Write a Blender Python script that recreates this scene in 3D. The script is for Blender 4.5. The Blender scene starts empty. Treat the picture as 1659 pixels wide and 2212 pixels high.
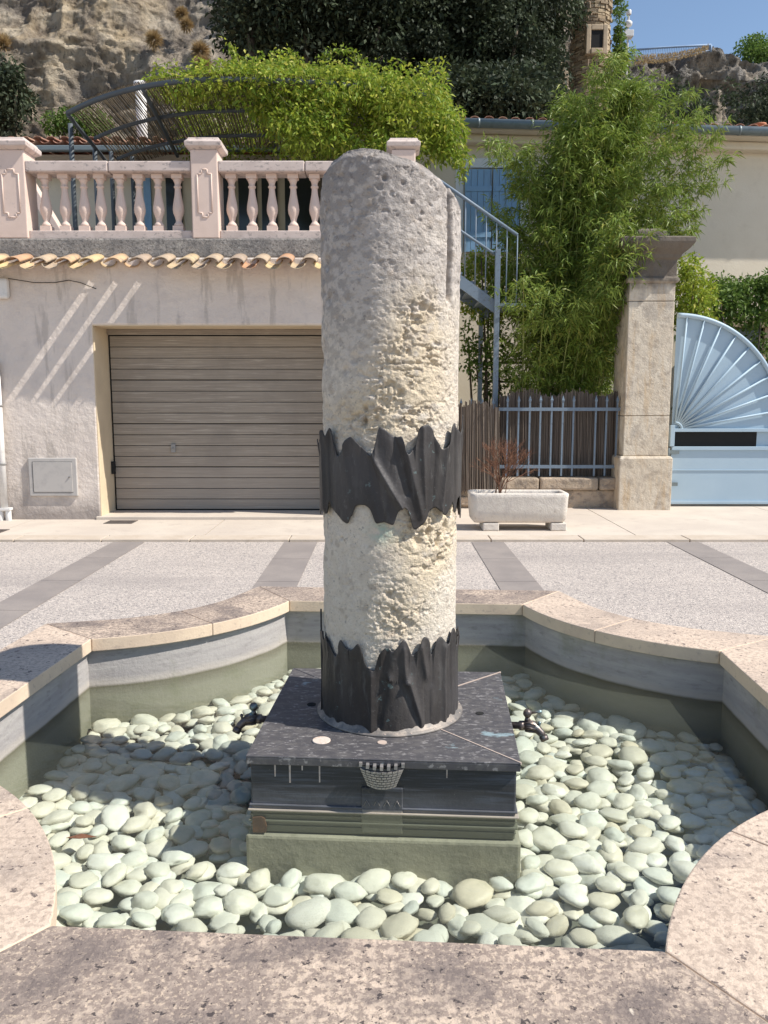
import bpy, math, random
import numpy as np
from mathutils import Vector, Matrix
random.seed(7); rng = np.random.default_rng(7)
PI = math.pi; R_ = math.radians
scene = bpy.context.scene
COL = scene.collection
# ------------------------------------------------------------------ camera, sky, sun, exposure
EYE = 1.5; TH = R_(7.8); FPX = 1790.0
cam = bpy.data.cameras.new('camera'); co = bpy.data.objects.new('camera', cam); COL.objects.link(co)
co.location = (0, 0, EYE); co.rotation_euler = (PI/2 - TH, 0, 0)
cam.sensor_fit = 'VERTICAL'; cam.sensor_height = 36; cam.lens = FPX/2212*36; cam.clip_end = 800; cam.clip_start = .05
scene.camera = co
SUNV = Vector((.965, -.262, 0)).normalized()*math.cos(R_(50)) + Vector((0, 0, math.sin(R_(50))))
w = bpy.data.worlds.new('World'); scene.world = w; w.use_nodes = True
nt = w.node_tree; sky = nt.nodes.new('ShaderNodeTexSky'); sky.sky_type = 'NISHITA'; sky.sun_disc = False
sky.sun_elevation = R_(50); sky.sun_rotation = R_(105); sky.air_density = 1.0; sky.dust_density = .3; sky.ozone_density = 3.5
wm = nt.nodes.new('ShaderNodeMix'); wm.data_type = 'RGBA'; wm.blend_type = 'MULTIPLY'; wm.inputs[0].default_value = 1; wm.inputs[7].default_value = (1.08, 1.0, .92, 1)
nt.links.new(sky.outputs[0], wm.inputs[6]); nt.links.new(wm.outputs[2], nt.nodes['Background'].inputs[0]); nt.nodes['Background'].inputs[1].default_value = .135
sl = bpy.data.lights.new('sun', 'SUN'); sl.energy = 5.0; sl.angle = R_(.5); sl.color = (1, .95, .86)
so = bpy.data.objects.new('sun', sl); COL.objects.link(so); so.location = (20, -6, 25)
so.rotation_euler = SUNV.to_track_quat('Z', 'Y').to_euler()
scene.view_settings.view_transform = 'Standard'; scene.view_settings.look = 'None'
scene.view_settings.exposure = .33; scene.view_settings.gamma = 1
cy = scene.cycles; cy.max_bounces = 8; cy.transparent_max_bounces = 24; cy.diffuse_bounces = 3; cy.glossy_bounces = 3
cy.caustics_reflective = False; cy.caustics_refractive = False

# ------------------------------------------------------------------ geometry helpers
def W(x, y, Y):
    """photo position (1659 x 2212 scale) at a real distance Y in front of the eye -> X, Z in metres"""
    a = (x-829.5)/FPX; b = (y-1106)/FPX
    t = Y/(math.cos(TH)-b*math.sin(TH))
    return a*t, EYE + t*(-math.sin(TH)-b*math.cos(TH))
def WX(x, y, Y): return W(x, y, Y)[0]
def WZ(y, Y): return W(829.5, y, Y)[1]

def _hash(ix, iy, iz, seed):
    h = (ix.astype(np.int64)*374761393 + iy.astype(np.int64)*668265263 + iz.astype(np.int64)*2147483647 + seed*974711) & 0xffffffff
    h = ((h ^ (h >> 13))*1274126177) & 0xffffffff
    h = (h ^ (h >> 16)) & 0xffffff
    return h/float(0xffffff)
def vnoise(p, seed=0):
    i = np.floor(p).astype(np.int64); f = p-i; f = f*f*(3-2*f)
    x, y, z = i[:, 0], i[:, 1], i[:, 2]; r = 0
    for dx in (0, 1):
        wx = f[:, 0] if dx else 1-f[:, 0]
        for dy in (0, 1):
            wy = f[:, 1] if dy else 1-f[:, 1]
            for dz in (0, 1):
                wz = f[:, 2] if dz else 1-f[:, 2]
                r = r + wx*wy*wz*_hash(x+dx, y+dy, z+dz, seed)
    return r
def fbm(p, oct=4, seed=0, gain=.5, ridged=False):
    p = np.asarray(p, float); a = 1; s = 0; t = 0
    for o in range(oct):
        n = vnoise(p*(2.03**o)+17.3*o, seed+o)
        if ridged: n = 1-np.abs(2*n-1)
        s = s+a*n; t += a; a *= gain
    return s/t
def sstep(a, b, x): t = np.clip((x-a)/(b-a), 0, 1); return t*t*(3-2*t)

class MB:
    def __init__(s): s.v = []; s.f = []; s.sm = []
    def add(s, vs, fs, smooth=False):
        o = len(s.v); s.v.extend([tuple(map(float, q)) for q in vs]); s.f.extend([tuple(i+o for i in f) for f in fs]); s.sm.extend([smooth]*len(fs)); return s
    def box(s, x0, x1, y0, y1, z0, z1):
        if x0 > x1: x0, x1 = x1, x0
        v = [(x0,y0,z0),(x1,y0,z0),(x1,y1,z0),(x0,y1,z0),(x0,y0,z1),(x1,y0,z1),(x1,y1,z1),(x0,y1,z1)]
        return s.add(v, [(0,3,2,1),(4,5,6,7),(0,1,5,4),(1,2,6,5),(2,3,7,6),(3,0,4,7)])
    def prism(s, poly, z0, z1, fn=lambda p, z: (p[0], p[1], z), smooth=False):
        n = len(poly)
        v = [fn(p, z0) for p in poly]+[fn(p, z1) for p in poly]
        f = [tuple(range(n))[::-1], tuple(range(n, 2*n))]+[(i, (i+1) % n, n+(i+1) % n, n+i) for i in range(n)]
        return s.add(v, f, smooth)
    def tube(s, pts, r, n=8, caps=True, smooth=True):
        pts = [Vector(p) for p in pts]; m = len(pts)
        rr = r if isinstance(r, (list, tuple)) else [r]*m
        T = []
        for i in range(m):
            a = pts[max(0, i-1)]; b = pts[min(m-1, i+1)]; T.append((b-a).normalized())
        up = Vector((0, 0, 1)) if abs(T[0].z) < .9 else Vector((1, 0, 0))
        N = T[0].cross(up).normalized(); vs = []
        for i in range(m):
            if i: N = (N - T[i]*N.dot(T[i])).normalized()
            B = T[i].cross(N)
            for k in range(n):
                a = 2*PI*k/n; vs.append(pts[i]+(N*math.cos(a)+B*math.sin(a))*rr[i])
        fs = [(i*n+k, i*n+(k+1) % n, (i+1)*n+(k+1) % n, (i+1)*n+k) for i in range(m-1) for k in range(n)]
        s.add(vs, fs, smooth)
        if caps:
            o = len(s.v)-m*n; s.f.append(tuple(o+k for k in range(n))[::-1]); s.f.append(tuple(o+(m-1)*n+k for k in range(n))); s.sm += [False, False]
        return s
    def lathe(s, prof, c=(0, 0, 0), n=20, smooth=True, rot=0, caps=True, sx=1, sy=1):
        vs = []
        for r, z in prof:
            for k in range(n):
                a = 2*PI*k/n+rot; vs.append((c[0]+r*sx*math.cos(a), c[1]+r*sy*math.sin(a), c[2]+z))
        m = len(prof)
        fs = [(i*n+k, i*n+(k+1) % n, (i+1)*n+(k+1) % n, (i+1)*n+k) for i in range(m-1) for k in range(n)]
        s.add(vs, fs, smooth)
        if caps:
            o = len(s.v)-m*n; s.f.append(tuple(o+k for k in range(n))[::-1]); s.f.append(tuple(o+(m-1)*n+k for k in range(n))); s.sm += [False, False]
        return s

def link(name, me, mat, parent, origin):
    o = bpy.data.objects.new(name, me); COL.objects.link(o)
    if mat is not None: me.materials.append(mat)
    if parent is not None: o.parent = parent
    return o
def root_loc(p):
    l = Vector((0, 0, 0))
    while p is not None: l += p.location; p = p.parent
    return l
def obj(name, mb, mat, parent=None, bevel=0, origin=None, segs=2):
    me = bpy.data.meshes.new(name)
    off = root_loc(parent) if parent is not None else Vector(origin or (0, 0, 0))
    me.from_pydata([(v[0]-off.x, v[1]-off.y, v[2]-off.z) for v in mb.v], [], mb.f)
    me.polygons.foreach_set('use_smooth', mb.sm); me.update()
    o = link(name, me, mat, parent, None)
    if parent is None: o.location = off
    if bevel:
        b = o.modifiers.new('bevel', 'BEVEL'); b.width = bevel; b.segments = segs; b.limit_method = 'ANGLE'; b.angle_limit = R_(40)
    return o
def npobj(name, V, F, mat, parent=None, smooth=True, color=None, origin=None):
    """V (N,3), F (M,k) arrays"""
    me = bpy.data.meshes.new(name)
    off = np.array(root_loc(parent) if parent is not None else (origin or (0, 0, 0)))
    V = np.asarray(V, float)-off; F = np.asarray(F, np.int32); k = F.shape[1]
    me.vertices.add(len(V)); me.vertices.foreach_set('co', V.ravel())
    me.loops.add(F.size); me.loops.foreach_set('vertex_index', F.ravel())
    me.polygons.add(len(F)); me.polygons.foreach_set('loop_start', np.arange(0, F.size, k, dtype=np.int32))
    me.polygons.foreach_set('use_smooth', np.full(len(F), smooth))
    me.update(calc_edges=True)
    if color is not None:
        a = me.color_attributes.new('tint', 'FLOAT_COLOR', 'POINT')
        c = np.ones((len(V), 4)); c[:, :3] = color; a.data.foreach_set('color', c.ravel())
    o = link(name, me, mat, parent, None)
    if parent is None: o.location = Vector(off)
    return o
def grid_faces(nu, nv, wrap=False):
    i = np.arange(nu if wrap else nu-1); j = np.arange(nv-1); I, J = np.meshgrid(i, j, indexing='ij')
    I2 = (I+1) % nu
    return np.stack([I*nv+J, I2*nv+J, I2*nv+J+1, I*nv+J+1], -1).reshape(-1, 4)
def tag(o, label=None, cat=None, group=None, kind=None):
    if label: o['label'] = label
    if cat: o['category'] = cat
    if group: o['group'] = group
    if kind: o['kind'] = kind
    return o
def thing(name, loc, label, cat, group=None):
    o = bpy.data.objects.new(name, None); COL.objects.link(o); o.location = loc; o.empty_display_size = .1
    return tag(o, label, cat, group)
def copy_tree(o, parent=None):
    c = o.copy(); COL.objects.link(c); c.parent = parent
    for ch in list(o.children): copy_tree(ch, c)
    return c

# ------------------------------------------------------------------ materials
def M(name, base, rough=.8, layers=(), bump=(), metal=0, spec=.3, attr=None, transl=0, rnd=None, coords='Object'):
    m = bpy.data.materials.new(name); m.use_nodes = True; t = m.node_tree; N = t.nodes; L = t.links
    p = N['Principled BSDF']; p.inputs['Roughness'].default_value = rough; p.inputs['Metallic'].default_value = metal
    p.inputs['Specular IOR Level'].default_value = spec
    tc = N.new('ShaderNodeTexCoord')
    def rgb(c):
        n = N.new('ShaderNodeRGB'); n.outputs[0].default_value = (*c, 1); return n.outputs[0]
    if attr:
        n = N.new('ShaderNodeAttribute'); n.attribute_name = attr; cur = n.outputs['Color']
    else: cur = rgb(base)
    def mapping(st):
        mp = N.new('ShaderNodeMapping'); L.new(tc.outputs[coords], mp.inputs[0]); mp.inputs['Scale'].default_value = st; return mp.outputs[0]
    def rng_(src, lo, hi):
        r = N.new('ShaderNodeMapRange'); L.new(src, r.inputs[0]); r.inputs[1].default_value = lo; r.inputs[2].default_value = hi; return r.outputs[0]
    def mix(fac, a, b, mode='MIX', amt=1):
        x = N.new('ShaderNodeMix'); x.data_type = 'RGBA'; x.blend_type = mode
        if amt != 1:
            q = N.new('ShaderNodeMath'); q.operation = 'MULTIPLY'; L.new(fac, q.inputs[0]); q.inputs[1].default_value = amt; fac = q.outputs[0]
        L.new(fac, x.inputs[0]); L.new(a, x.inputs[6]); L.new(b, x.inputs[7]); return x.outputs[2]
    if rnd:   # per-island or per-object random between list of colours
        if rnd[0] == 'island': g = N.new('ShaderNodeNewGeometry'); src = g.outputs['Random Per Island']
        else: g = N.new('ShaderNodeObjectInfo'); src = g.outputs['Random']
        cr = N.new('ShaderNodeValToRGB'); L.new(src, cr.inputs[0]); cs = rnd[1]
        while len(cr.color_ramp.elements) < len(cs): cr.color_ramp.elements.new(.5)
        for i, c in enumerate(cs):
            cr.color_ramp.elements[i].position = i/(len(cs)-1); cr.color_ramp.elements[i].color = (*c, 1)
        cur = cr.outputs[0]
    for ly in layers:
        kind = ly[0]
        if kind == 'noise':
            _, sc, lo, hi, c = ly[:5]; st = ly[5] if len(ly) > 5 else (1, 1, 1); amt = ly[6] if len(ly) > 6 else 1
            n = N.new('ShaderNodeTexNoise'); n.inputs['Scale'].default_value = sc; n.inputs['Detail'].default_value = 6; n.inputs['Roughness'].default_value = .62
            L.new(mapping(st), n.inputs[0]); cur = mix(rng_(n.outputs[0], lo, hi), cur, rgb(c), amt=amt)
        elif kind == 'speck':
            _, sc, lo, hi, c = ly[:5]; st = ly[5] if len(ly) > 5 else (1, 1, 1); amt = ly[6] if len(ly) > 6 else 1
            n = N.new('ShaderNodeTexVoronoi'); n.inputs['Scale'].default_value = sc; L.new(mapping(st), n.inputs[0])
            sep = N.new('ShaderNodeSeparateColor'); L.new(n.outputs['Color'], sep.inputs[0])
            cur = mix(rng_(sep.outputs[0], lo, hi), cur, rgb(c), amt=amt)
        elif kind == 'z':   # world height
            _, lo, hi, c = ly[:4]; amt = ly[4] if len(ly) > 4 else 1; jit = ly[5] if len(ly) > 5 else .05
            g = N.new('ShaderNodeNewGeometry'); sp = N.new('ShaderNodeSeparateXYZ'); L.new(g.outputs['Position'], sp.inputs[0])
            n = N.new('ShaderNodeTexNoise'); n.inputs['Scale'].default_value = 5; n.inputs['Detail'].default_value = 5
            L.new(g.outputs['Position'], n.inputs[0])
            a = N.new('ShaderNodeMath'); a.operation = 'MULTIPLY_ADD'; L.new(n.outputs[0], a.inputs[0]); a.inputs[1].default_value = jit*2; L.new(sp.outputs[2], a.inputs[2])
            b = N.new('ShaderNodeMath'); b.operation = 'SUBTRACT'; L.new(a.outputs[0], b.inputs[0]); b.inputs[1].default_value = jit
            cur = mix(rng_(b.outputs[0], lo, hi), cur, rgb(c), amt=amt)
    L.new(cur, p.inputs['Base Color'])
    prev = None
    for (sc, dist, kind) in bump:
        b = N.new('ShaderNodeBump'); b.inputs['Distance'].default_value = dist; b.inputs['Strength'].default_value = 1
        if kind == 'n':
            n = N.new('ShaderNodeTexNoise'); n.inputs['Detail'].default_value = 8; n.inputs['Roughness'].default_value = .65; n.inputs['Scale'].default_value = sc; L.new(mapping((1, 1, 1)), n.inputs[0]); hh = n.outputs[0]
        elif isinstance(kind, tuple):
            n = N.new('ShaderNodeTexNoise'); n.inputs['Detail'].default_value = 6; n.inputs['Scale'].default_value = sc; L.new(mapping(kind), n.inputs[0]); hh = n.outputs[0]
        else:
            n = N.new('ShaderNodeTexVoronoi'); n.inputs['Scale'].default_value = sc; L.new(mapping((1, 1, 1)), n.inputs[0]); hh = n.outputs['Distance']
        L.new(hh, b.inputs['Height'])
        if prev: L.new(prev, b.inputs['Normal'])
        prev = b.outputs[0]
    if prev: L.new(prev, p.inputs['Normal'])
    if transl:
        tr = N.new('ShaderNodeBsdfTranslucent'); L.new(cur, tr.inputs[0]); mx = N.new('ShaderNodeMixShader'); mx.inputs[0].default_value = transl
        L.new(p.outputs[0], mx.inputs[1]); L.new(tr.outputs[0], mx.inputs[2]); L.new(mx.outputs[0], N['Material Output'].inputs[0])
    return m
m_coping = M('coping_stone', (.60,.475,.375), .85,
    [('noise', 3.2, .40, .56, (.34,.27,.225)), ('noise', 55, .45, .53, (.23,.18,.155), (1,1,1), .75), ('noise', 100, .55, .60, (.66,.52,.39), (1,1,1), .6),
     ('noise', 6, .50, .62, (.14,.115,.11), (1,1,1), .6), ('noise', 42, .615, .645, (.055,.045,.047), (1,1,1), .9), ('noise', 85, .62, .65, (.07,.055,.055), (1,1,1), .8), ('noise', 8, .69, .72, (.70,.61,.50), (1,1,1), .7)],
    [(110, .004, 'n'), (30, .003, 'n')])
m_coping2 = M('pale_coping_stone', (.63,.50,.395), .85,
    [('noise', 3.0, .44, .62, (.50,.40,.325)), ('noise', 55, .48, .56, (.36,.28,.225), (1,1,1), .6), ('noise', 4, .53, .66, (.28,.225,.195), (1,1,1), .6), ('noise', 100, .56, .62, (.70,.57,.46), (1,1,1), .5),
     ('noise', 44, .61, .645, (.09,.07,.07), (1,1,1), .85)], [(110, .0035, 'n'), (30, .002, 'n')])
m_coping_edge = M('sawn_coping_edge', (.70,.56,.42), .85, [('noise', 4, .45, .65, (.60,.47,.36)), ('noise', 30, .58, .68, (.42,.33,.27), (1,1,1), .6)], [(90, .0015, 'n')])
m_mortar = M('mortar', (.42,.33,.26), .95, [], [(90, .003, 'n')])
m_render = M('basin_render', (.36,.335,.33), .85,
    [('noise', 6, .4, .65, (.44,.415,.40), (.5,.5,5)), ('noise', 16, .55, .7, (.25,.235,.225), (1,1,3), .6), ('z', .20, .175, (.50,.45,.40), .6, .014), ('z', .166, .152, (.17,.155,.11), 1, .008), ('z', .147, .10, (.32,.31,.25), .9, .03), ('noise', 3.5, .56, .66, (.20,.21,.12), (1,1,1), .35)],
    [(60, .003, 'n')])
m_floor = M('basin_floor', (.20,.20,.17), .9, [('noise', 5, .4, .6, (.10,.11,.08))])
m_road = M('road_aggregate', (.41,.36,.33), .9,
    [('noise', .8, .4, .65, (.50,.435,.39), (1,1,1), .7), ('speck', 75, .55, .7, (.60,.53,.47), (1,1,1), .8), ('speck', 110, .86, .9, (.16,.15,.15), (1,1,1), .9), ('noise', 30, .5, .7, (.27,.25,.25), (1,1,1), .4), ('noise', .5, .52, .68, (.30,.265,.25), (.35,2,1), .5), ('noise', 3, .66, .72, (.25,.22,.21), (1,1,1), .5)],
    [(110, .004, 'v'), (60, .003, 'n')])
m_band = M('paving_band', (.245,.215,.20), .8, [('noise', 2.5, .4, .65, (.31,.27,.245), (1,1,1), .8), ('noise', 90, .5, .7, (.2,.18,.18), (1,1,1), .5)], [(120, .001, 'n')])
m_side = M('sidewalk', (.52,.45,.385), .85, [('noise', 1.4, .4, .65, (.60,.53,.45), (1,1,1), .8), ('noise', 80, .55, .72, (.35,.3,.26), (1,1,1), .5), ('noise', 5, .58, .75, (.38,.32,.28), (1,1,1), .6)], [(100, .001, 'n')])
m_kerb = M('kerb_stone', (.50,.42,.34), .85, [('noise', 3, .4, .65, (.56,.48,.40)), ('noise', 20, .55, .75, (.36,.28,.2), (1,1,1), .6)], [(60, .002, 'n')])
m_plaster = M('facade_plaster', (.66,.575,.51), .9,
    [('noise', .9, .38, .64, (.74,.65,.58), (1,1,1), .9), ('noise', 4, .5, .72, (.54,.475,.44), (1,1,1), .7), ('noise', 1.7, .54, .60, (.44,.385,.34), (2.8,1,.45), .6), ('z', .45, .1, (.30,.26,.24), .85, .35)],
    [(2.2, .045, 'n'), (16, .006, 'n'), (90, .0015, 'n')])
m_reveal = M('cream_reveal', (.66,.54,.38), .85, [('noise', 3, .4, .7, (.58,.47,.33))], [(30, .003, 'n')])
m_pinkstone = M('pink_cast_stone', (.70,.55,.475), .8, [('noise', 5, .45, .7, (.63,.49,.42), (1,1,1), .8), ('noise', 14, .62, .72, (.42,.34,.31), (1,1,1), .5)], [(70, .001, 'n')])
m_rail = M('weathered_rail_stone', (.60,.50,.455), .85, [('noise', 5, .45, .7, (.5,.41,.37)), ('noise', 16, .55, .66, (.24,.21,.2), (1,1,1.6), .75)], [(60, .002, 'n')])
m_concrete = M('lichen_concrete', (.34,.31,.285), .95, [('noise', 4, .4, .6, (.22,.205,.195)), ('noise', 30, .5, .62, (.12,.115,.11), (1,1,1), .8), ('noise', 9, .6, .7, (.45,.42,.38), (1,1,1), .7)], [(25, .02, 'n'), (90, .006, 'n')])
m_tile = M('terracotta_canal_tile', (.4,.2,.1), .9, [('noise', 9, .5, .66, (.27,.235,.20), (1,1,1), .85), ('noise', 40, .55, .7, (.55,.44,.30), (1,1,1), .6)], [(60, .004, 'n')],
    rnd=('island', [(.50,.27,.16), (.60,.43,.26), (.44,.34,.25), (.62,.46,.24), (.38,.29,.23)]))
m_tile_red = M('red_roof_tile', (.4,.2,.14), .9, [('noise', 6, .5, .7, (.30,.17,.13), (1,1,1), .8)], [(30, .01, 'n')],
    rnd=('island', [(.44,.22,.15), (.36,.18,.13), (.50,.29,.20), (.33,.19,.15)]))
m_garage = M('weathered_garage_board', (.31,.265,.215), .75,
    [('noise', 3, .42, .66, (.36,.31,.255), (.25,1,9)), ('noise', 7, .50, .64, (.235,.195,.16), (.16,1,14), .8), ('noise', 9, .57, .65, (.48,.42,.35), (.3,1,10), .7), ('noise', 1.3, .52, .68, (.22,.19,.16), (1,1,1), .45), ('z', .95, .45, (.36,.31,.27), .5, .25)], [(40, .002, (.1,1,6))])
m_dark = M('dark_void', (.02,.02,.02), .9)
m_grey_metal = M('grey_painted_metal', (.30,.29,.28), .55, [('noise', 20, .5, .7, (.24,.23,.22))])
m_iron = M('drain_iron', (.12,.10,.09), .7, [('noise', 40, .5, .7, (.2,.15,.12))], [(80, .002, 'n')])
m_white = M('white_plastic', (.72,.70,.68), .4, [('noise', 10, .5, .75, (.6,.58,.55))])
m_offwhite = M('offwhite_box', (.47,.44,.415), .6, [('noise', 8, .5, .7, (.4,.375,.36))])
m_blueiron = M('blue_grey_iron', (.17,.22,.28), .5, [('noise', 30, .55, .7, (.12,.14,.17))])
m_lightblue = M('light_blue_gate_paint', (.38,.49,.58), .45, [('noise', 2.2, .4, .7, (.35,.46,.555)), ('noise', 30, .6, .8, (.33,.42,.50), (1,1,.3), .5)])
m_shutter = M('blue_shutter_paint', (.24,.41,.62), .55, [('noise', 6, .5, .75, (.2,.33,.48), (1,1,.3))])
m_surround = M('pale_window_surround', (.70,.74,.78), .8)
m_house = M('house_render', (.68,.61,.50), .9, [('noise', .8, .4, .65, (.63,.56,.45)), ('noise', 5, .55, .75, (.58,.51,.41), (1,1,1), .6)], [(30, .004, 'n')])
m_zinc = M('zinc_gutter', (.20,.235,.245), .45, [('noise', 8, .5, .7, (.15,.175,.185))], metal=.3)
m_reed = M('dry_reed', (.15,.11,.085), .9, [('noise', 30, .4, .7, (.12,.09,.075), (1,1,.1), .6)], rnd=('island', [(.095,.075,.062), (.155,.125,.10), (.21,.175,.145), (.07,.055,.046)]))
m_reed2 = M('canopy_reed', (.2,.15,.11), .9, rnd=('island', [(.20,.16,.11), (.30,.24,.16), (.14,.11,.08)]))
m_pergola = M('pergola_iron', (.10,.115,.13), .55)
m_pillar = M('pillar_limestone', (.60,.51,.40), .85,
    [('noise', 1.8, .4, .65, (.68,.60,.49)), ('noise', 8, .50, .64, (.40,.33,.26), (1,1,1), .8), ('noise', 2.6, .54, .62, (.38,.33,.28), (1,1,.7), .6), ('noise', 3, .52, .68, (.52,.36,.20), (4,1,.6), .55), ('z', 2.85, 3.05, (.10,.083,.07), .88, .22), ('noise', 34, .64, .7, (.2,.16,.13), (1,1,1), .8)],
    [(14, .015, 'n'), (60, .004, 'n')])
m_wallstone = M('low_wall_stone', (.36,.29,.22), .9, [('noise', 3, .4, .62, (.50,.39,.29)), ('noise', 9, .5, .64, (.22,.18,.15), (1,1,1), .8)], [(12, .04, 'n'), (60, .006, 'n')])
m_planter = M('white_limestone_trough', (.66,.60,.53), .9, [('noise', 6, .45, .7, (.56,.50,.45)), ('noise', 25, .6, .7, (.42,.37,.33), (1,1,1), .6)], [(14, .012, 'n'), (60, .004, 'n')])
m_soil = M('soil', (.08,.06,.045), 1, [], [(40, .02, 'n')])
m_column = M('column_limestone', (.6,.5,.4), .9, [('noise', 120, .52, .62, (.46,.39,.32), (1,1,1), .35), ('noise', 55, .61, .66, (.20,.17,.16), (1,1,1), .55), ('noise', 11, .56, .68, (.50,.43,.37), (1,1,.6), .4)], [(220, .0045, 'n'), (85, .009, 'n')], attr='tint')
m_bronze = M('dark_bronze_sheet', (.034,.030,.029), .5,
    [('noise', 2.5, .52, .66, (.075,.066,.06), (1,1,.5), .8), ('noise', 11, .58, .64, (.11,.105,.10), (2.2,2.2,.5), .55), ('noise', 26, .66, .69, (.16,.24,.24), (1,1,1), .6), ('noise', 5, .45, .7, (.062,.057,.058), (1,1,.4)), ('noise', 60, .62, .72, (.13,.12,.12), (1,1,1), .45), ('noise', 220, .7, .73, (.5,.48,.45), (1,1,1), .6)], [(12, .004, 'n'), (70, .0012, 'n')], metal=.0, spec=.35)
m_bronze_top = M('weathered_bronze_top', (.10,.095,.102), .5,
    [('noise', 22, .46, .62, (.16,.15,.148), (1,2.2,1), .85), ('noise', 42, .56, .64, (.36,.34,.335), (1,2,1), .8), ('noise', 4.5, .63, .67, (.36,.48,.52), (1,1.6,1), .8)], [(60, .0012, 'n')], metal=.3, spec=.5)
m_bronze_side = M('bronze_cladding', (.040,.041,.045), .55,
    [('noise', 7, .45, .65, (.065,.066,.07), (.3,.3,3)), ('noise', 200, .69, .72, (.5,.5,.48), (1,1,1), .6), ('noise', 14, .5, .66, (.13,.15,.19), (.3,.3,6), .5), ('z', .235, .165, (.20,.21,.24), .5, .03), ('z', .168, .158, (.50,.44,.36), .95, .006), ('z', .153, .149, (.11,.13,.10), .8, .004)], [(30, .002, 'n')], metal=.2, spec=.5)
m_seam = M('seam_solder', (.50,.40,.34), .6)
m_flange = M('bronze_flange', (.20,.18,.165), .55, [('noise', 14, .45, .65, (.38,.32,.27)), ('noise', 40, .5, .7, (.12,.12,.125), (1,1,1), .7)], [(50, .002, 'n')], metal=.3)
m_base = M('algae_concrete', (.30,.29,.235), .95, [('noise', 5, .4, .65, (.38,.365,.29), (.6,.6,2)), ('noise', 14, .55, .68, (.20,.195,.14), (1,1,1), .8)], [(30, .006, 'n')])
m_emblem = M('pale_metal_emblem', (.36,.34,.33), .45, [('noise', 60, .5, .66, (.5,.45,.42)), ('noise', 30, .5, .7, (.2,.19,.19), (1,1,1), .6)], metal=.5)
m_tap = M('brass_tap_patina', (.12,.10,.095), .4, [('noise', 30, .45, .65, (.22,.17,.14)), ('noise', 14, .58, .68, (.30,.46,.48), (1,1,1), .8)], [(60, .001, 'n')], metal=.6, spec=.5)
m_disc = M('pale_disc', (.62,.53,.46), .8, [('noise', 80, .5, .65, (.5,.36,.28))])
m_pebble = M('white_pebble', (.6,.6,.5), .45, [('noise', 16, .5, .75, (.50,.47,.36), (1,1,1), .55), ('noise', 55, .68, .76, (.40,.32,.2), (1,1,1), .5)], [(25, .003, 'n')],
    rnd=('object', [(.74,.72,.64), (.71,.67,.58), (.71,.74,.70), (.76,.725,.63), (.66,.68,.63), (.80,.79,.74), (.67,.61,.49), (.63,.66,.63)]))
m_pebble_b = M('white_pebble_bed', (.6,.6,.5), .45, [('noise', 16, .5, .75, (.50,.47,.36), (1,1,1), .55)], [(25, .003, 'n')],
    rnd=('island', [(.74,.72,.64), (.71,.67,.58), (.71,.74,.70), (.76,.725,.63), (.66,.68,.63), (.80,.79,.74), (.67,.61,.49), (.63,.66,.63)]))
m_cliff = M('cliff_rock', (.4,.3,.2), .95, [('noise', 1.0, .44, .60, (.16,.135,.12), (1,1,.6), .7), ('noise', 3.5, .5, .68, (.66,.55,.42), (1,1,.7), .8), ('noise', 7, .56, .66, (.09,.08,.07), (1.4,1,.8), .6)], [(1.8, .7, 'n'), (7, .22, 'n'), (24, .05, 'n')], attr='tint')
m_rock2 = M('grey_outcrop_rock', (.27,.25,.23), .95, [('noise', .5, .46, .66, (.42,.35,.27)), ('noise', 2.5, .5, .66, (.08,.075,.07), (1,1,.7), .8)], [(1.6, .5, 'n'), (6, .15, 'n')])
m_tower = M('tower_rubble', (.4,.3,.2), .95, [('noise', 12, .55, .7, (.2,.15,.1), (1,1,1), .6)], [(14, .03, 'n')], rnd=('island', [(.30,.23,.15), (.44,.35,.235), (.22,.17,.12), (.38,.29,.19)]))
m_frame_stone = M('window_frame_stone', (.48,.38,.27), .9, [('noise', 6, .5, .7, (.38,.3,.22))])
m_bark = M('bark', (.14,.11,.08), .95, [('noise', 8, .5, .7, (.08,.065,.05))], [(20, .02, 'n')])
m_bamboo = M('bamboo_leaf', (.1,.2,.04), .5, [('noise', .8, .42, .62, (.15,.21,.04), (1,1,1), .35)], rnd=('island', [(.15,.22,.035), (.25,.34,.06), (.18,.27,.045), (.35,.42,.09), (.09,.14,.025), (.38,.38,.08)]), transl=.33, spec=.35)
m_culm = M('bamboo_culm', (.24,.27,.09), .5, [('noise', 5, .5, .7, (.32,.27,.1), (1,1,.3))])
m_vine = M('vine_leaf', (.1,.2,.04), .55, [('noise', 1.1, .5, .64, (.36,.40,.05), (1,1,1), .55)], rnd=('island', [(.15,.24,.03), (.28,.38,.045), (.20,.30,.035), (.46,.50,.06), (.10,.16,.025), (.62,.58,.12)]), transl=.4, spec=.3)
m_oak = M('oak_leaf', (.05,.07,.04), .6, [('noise', 1.0, .40, .52, (.028,.036,.022), (1,1,1), .8), ('noise', .9, .56, .64, (.12,.145,.09), (1,1,1), .6)], rnd=('island', [(.032,.046,.024), (.07,.096,.048), (.048,.068,.034), (.12,.15,.08), (.024,.035,.018)]), transl=.2, spec=.18)  # noise layers paint sunlit clumps and shaded gaps into the leaf colour
m_shrub = M('shrub_leaf', (.08,.15,.03), .6, [], rnd=('island', [(.07,.13,.03), (.12,.20,.04), (.17,.25,.05), (.05,.09,.02)]), transl=.35)
m_drygrass = M('dry_grass', (.4,.28,.14), .9, rnd=('island', [(.36,.25,.12), (.48,.36,.19), (.28,.18,.09)]), transl=.2)
m_drytwig = M('dry_twig', (.27,.14,.08), .9, rnd=('island', [(.22,.10,.06), (.14,.07,.045), (.28,.15,.09)]))
m_cable = M('black_cable', (.05,.045,.04), .6)
m_terracotta = M('terracotta_pot', (.50,.20,.11), .8)
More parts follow.
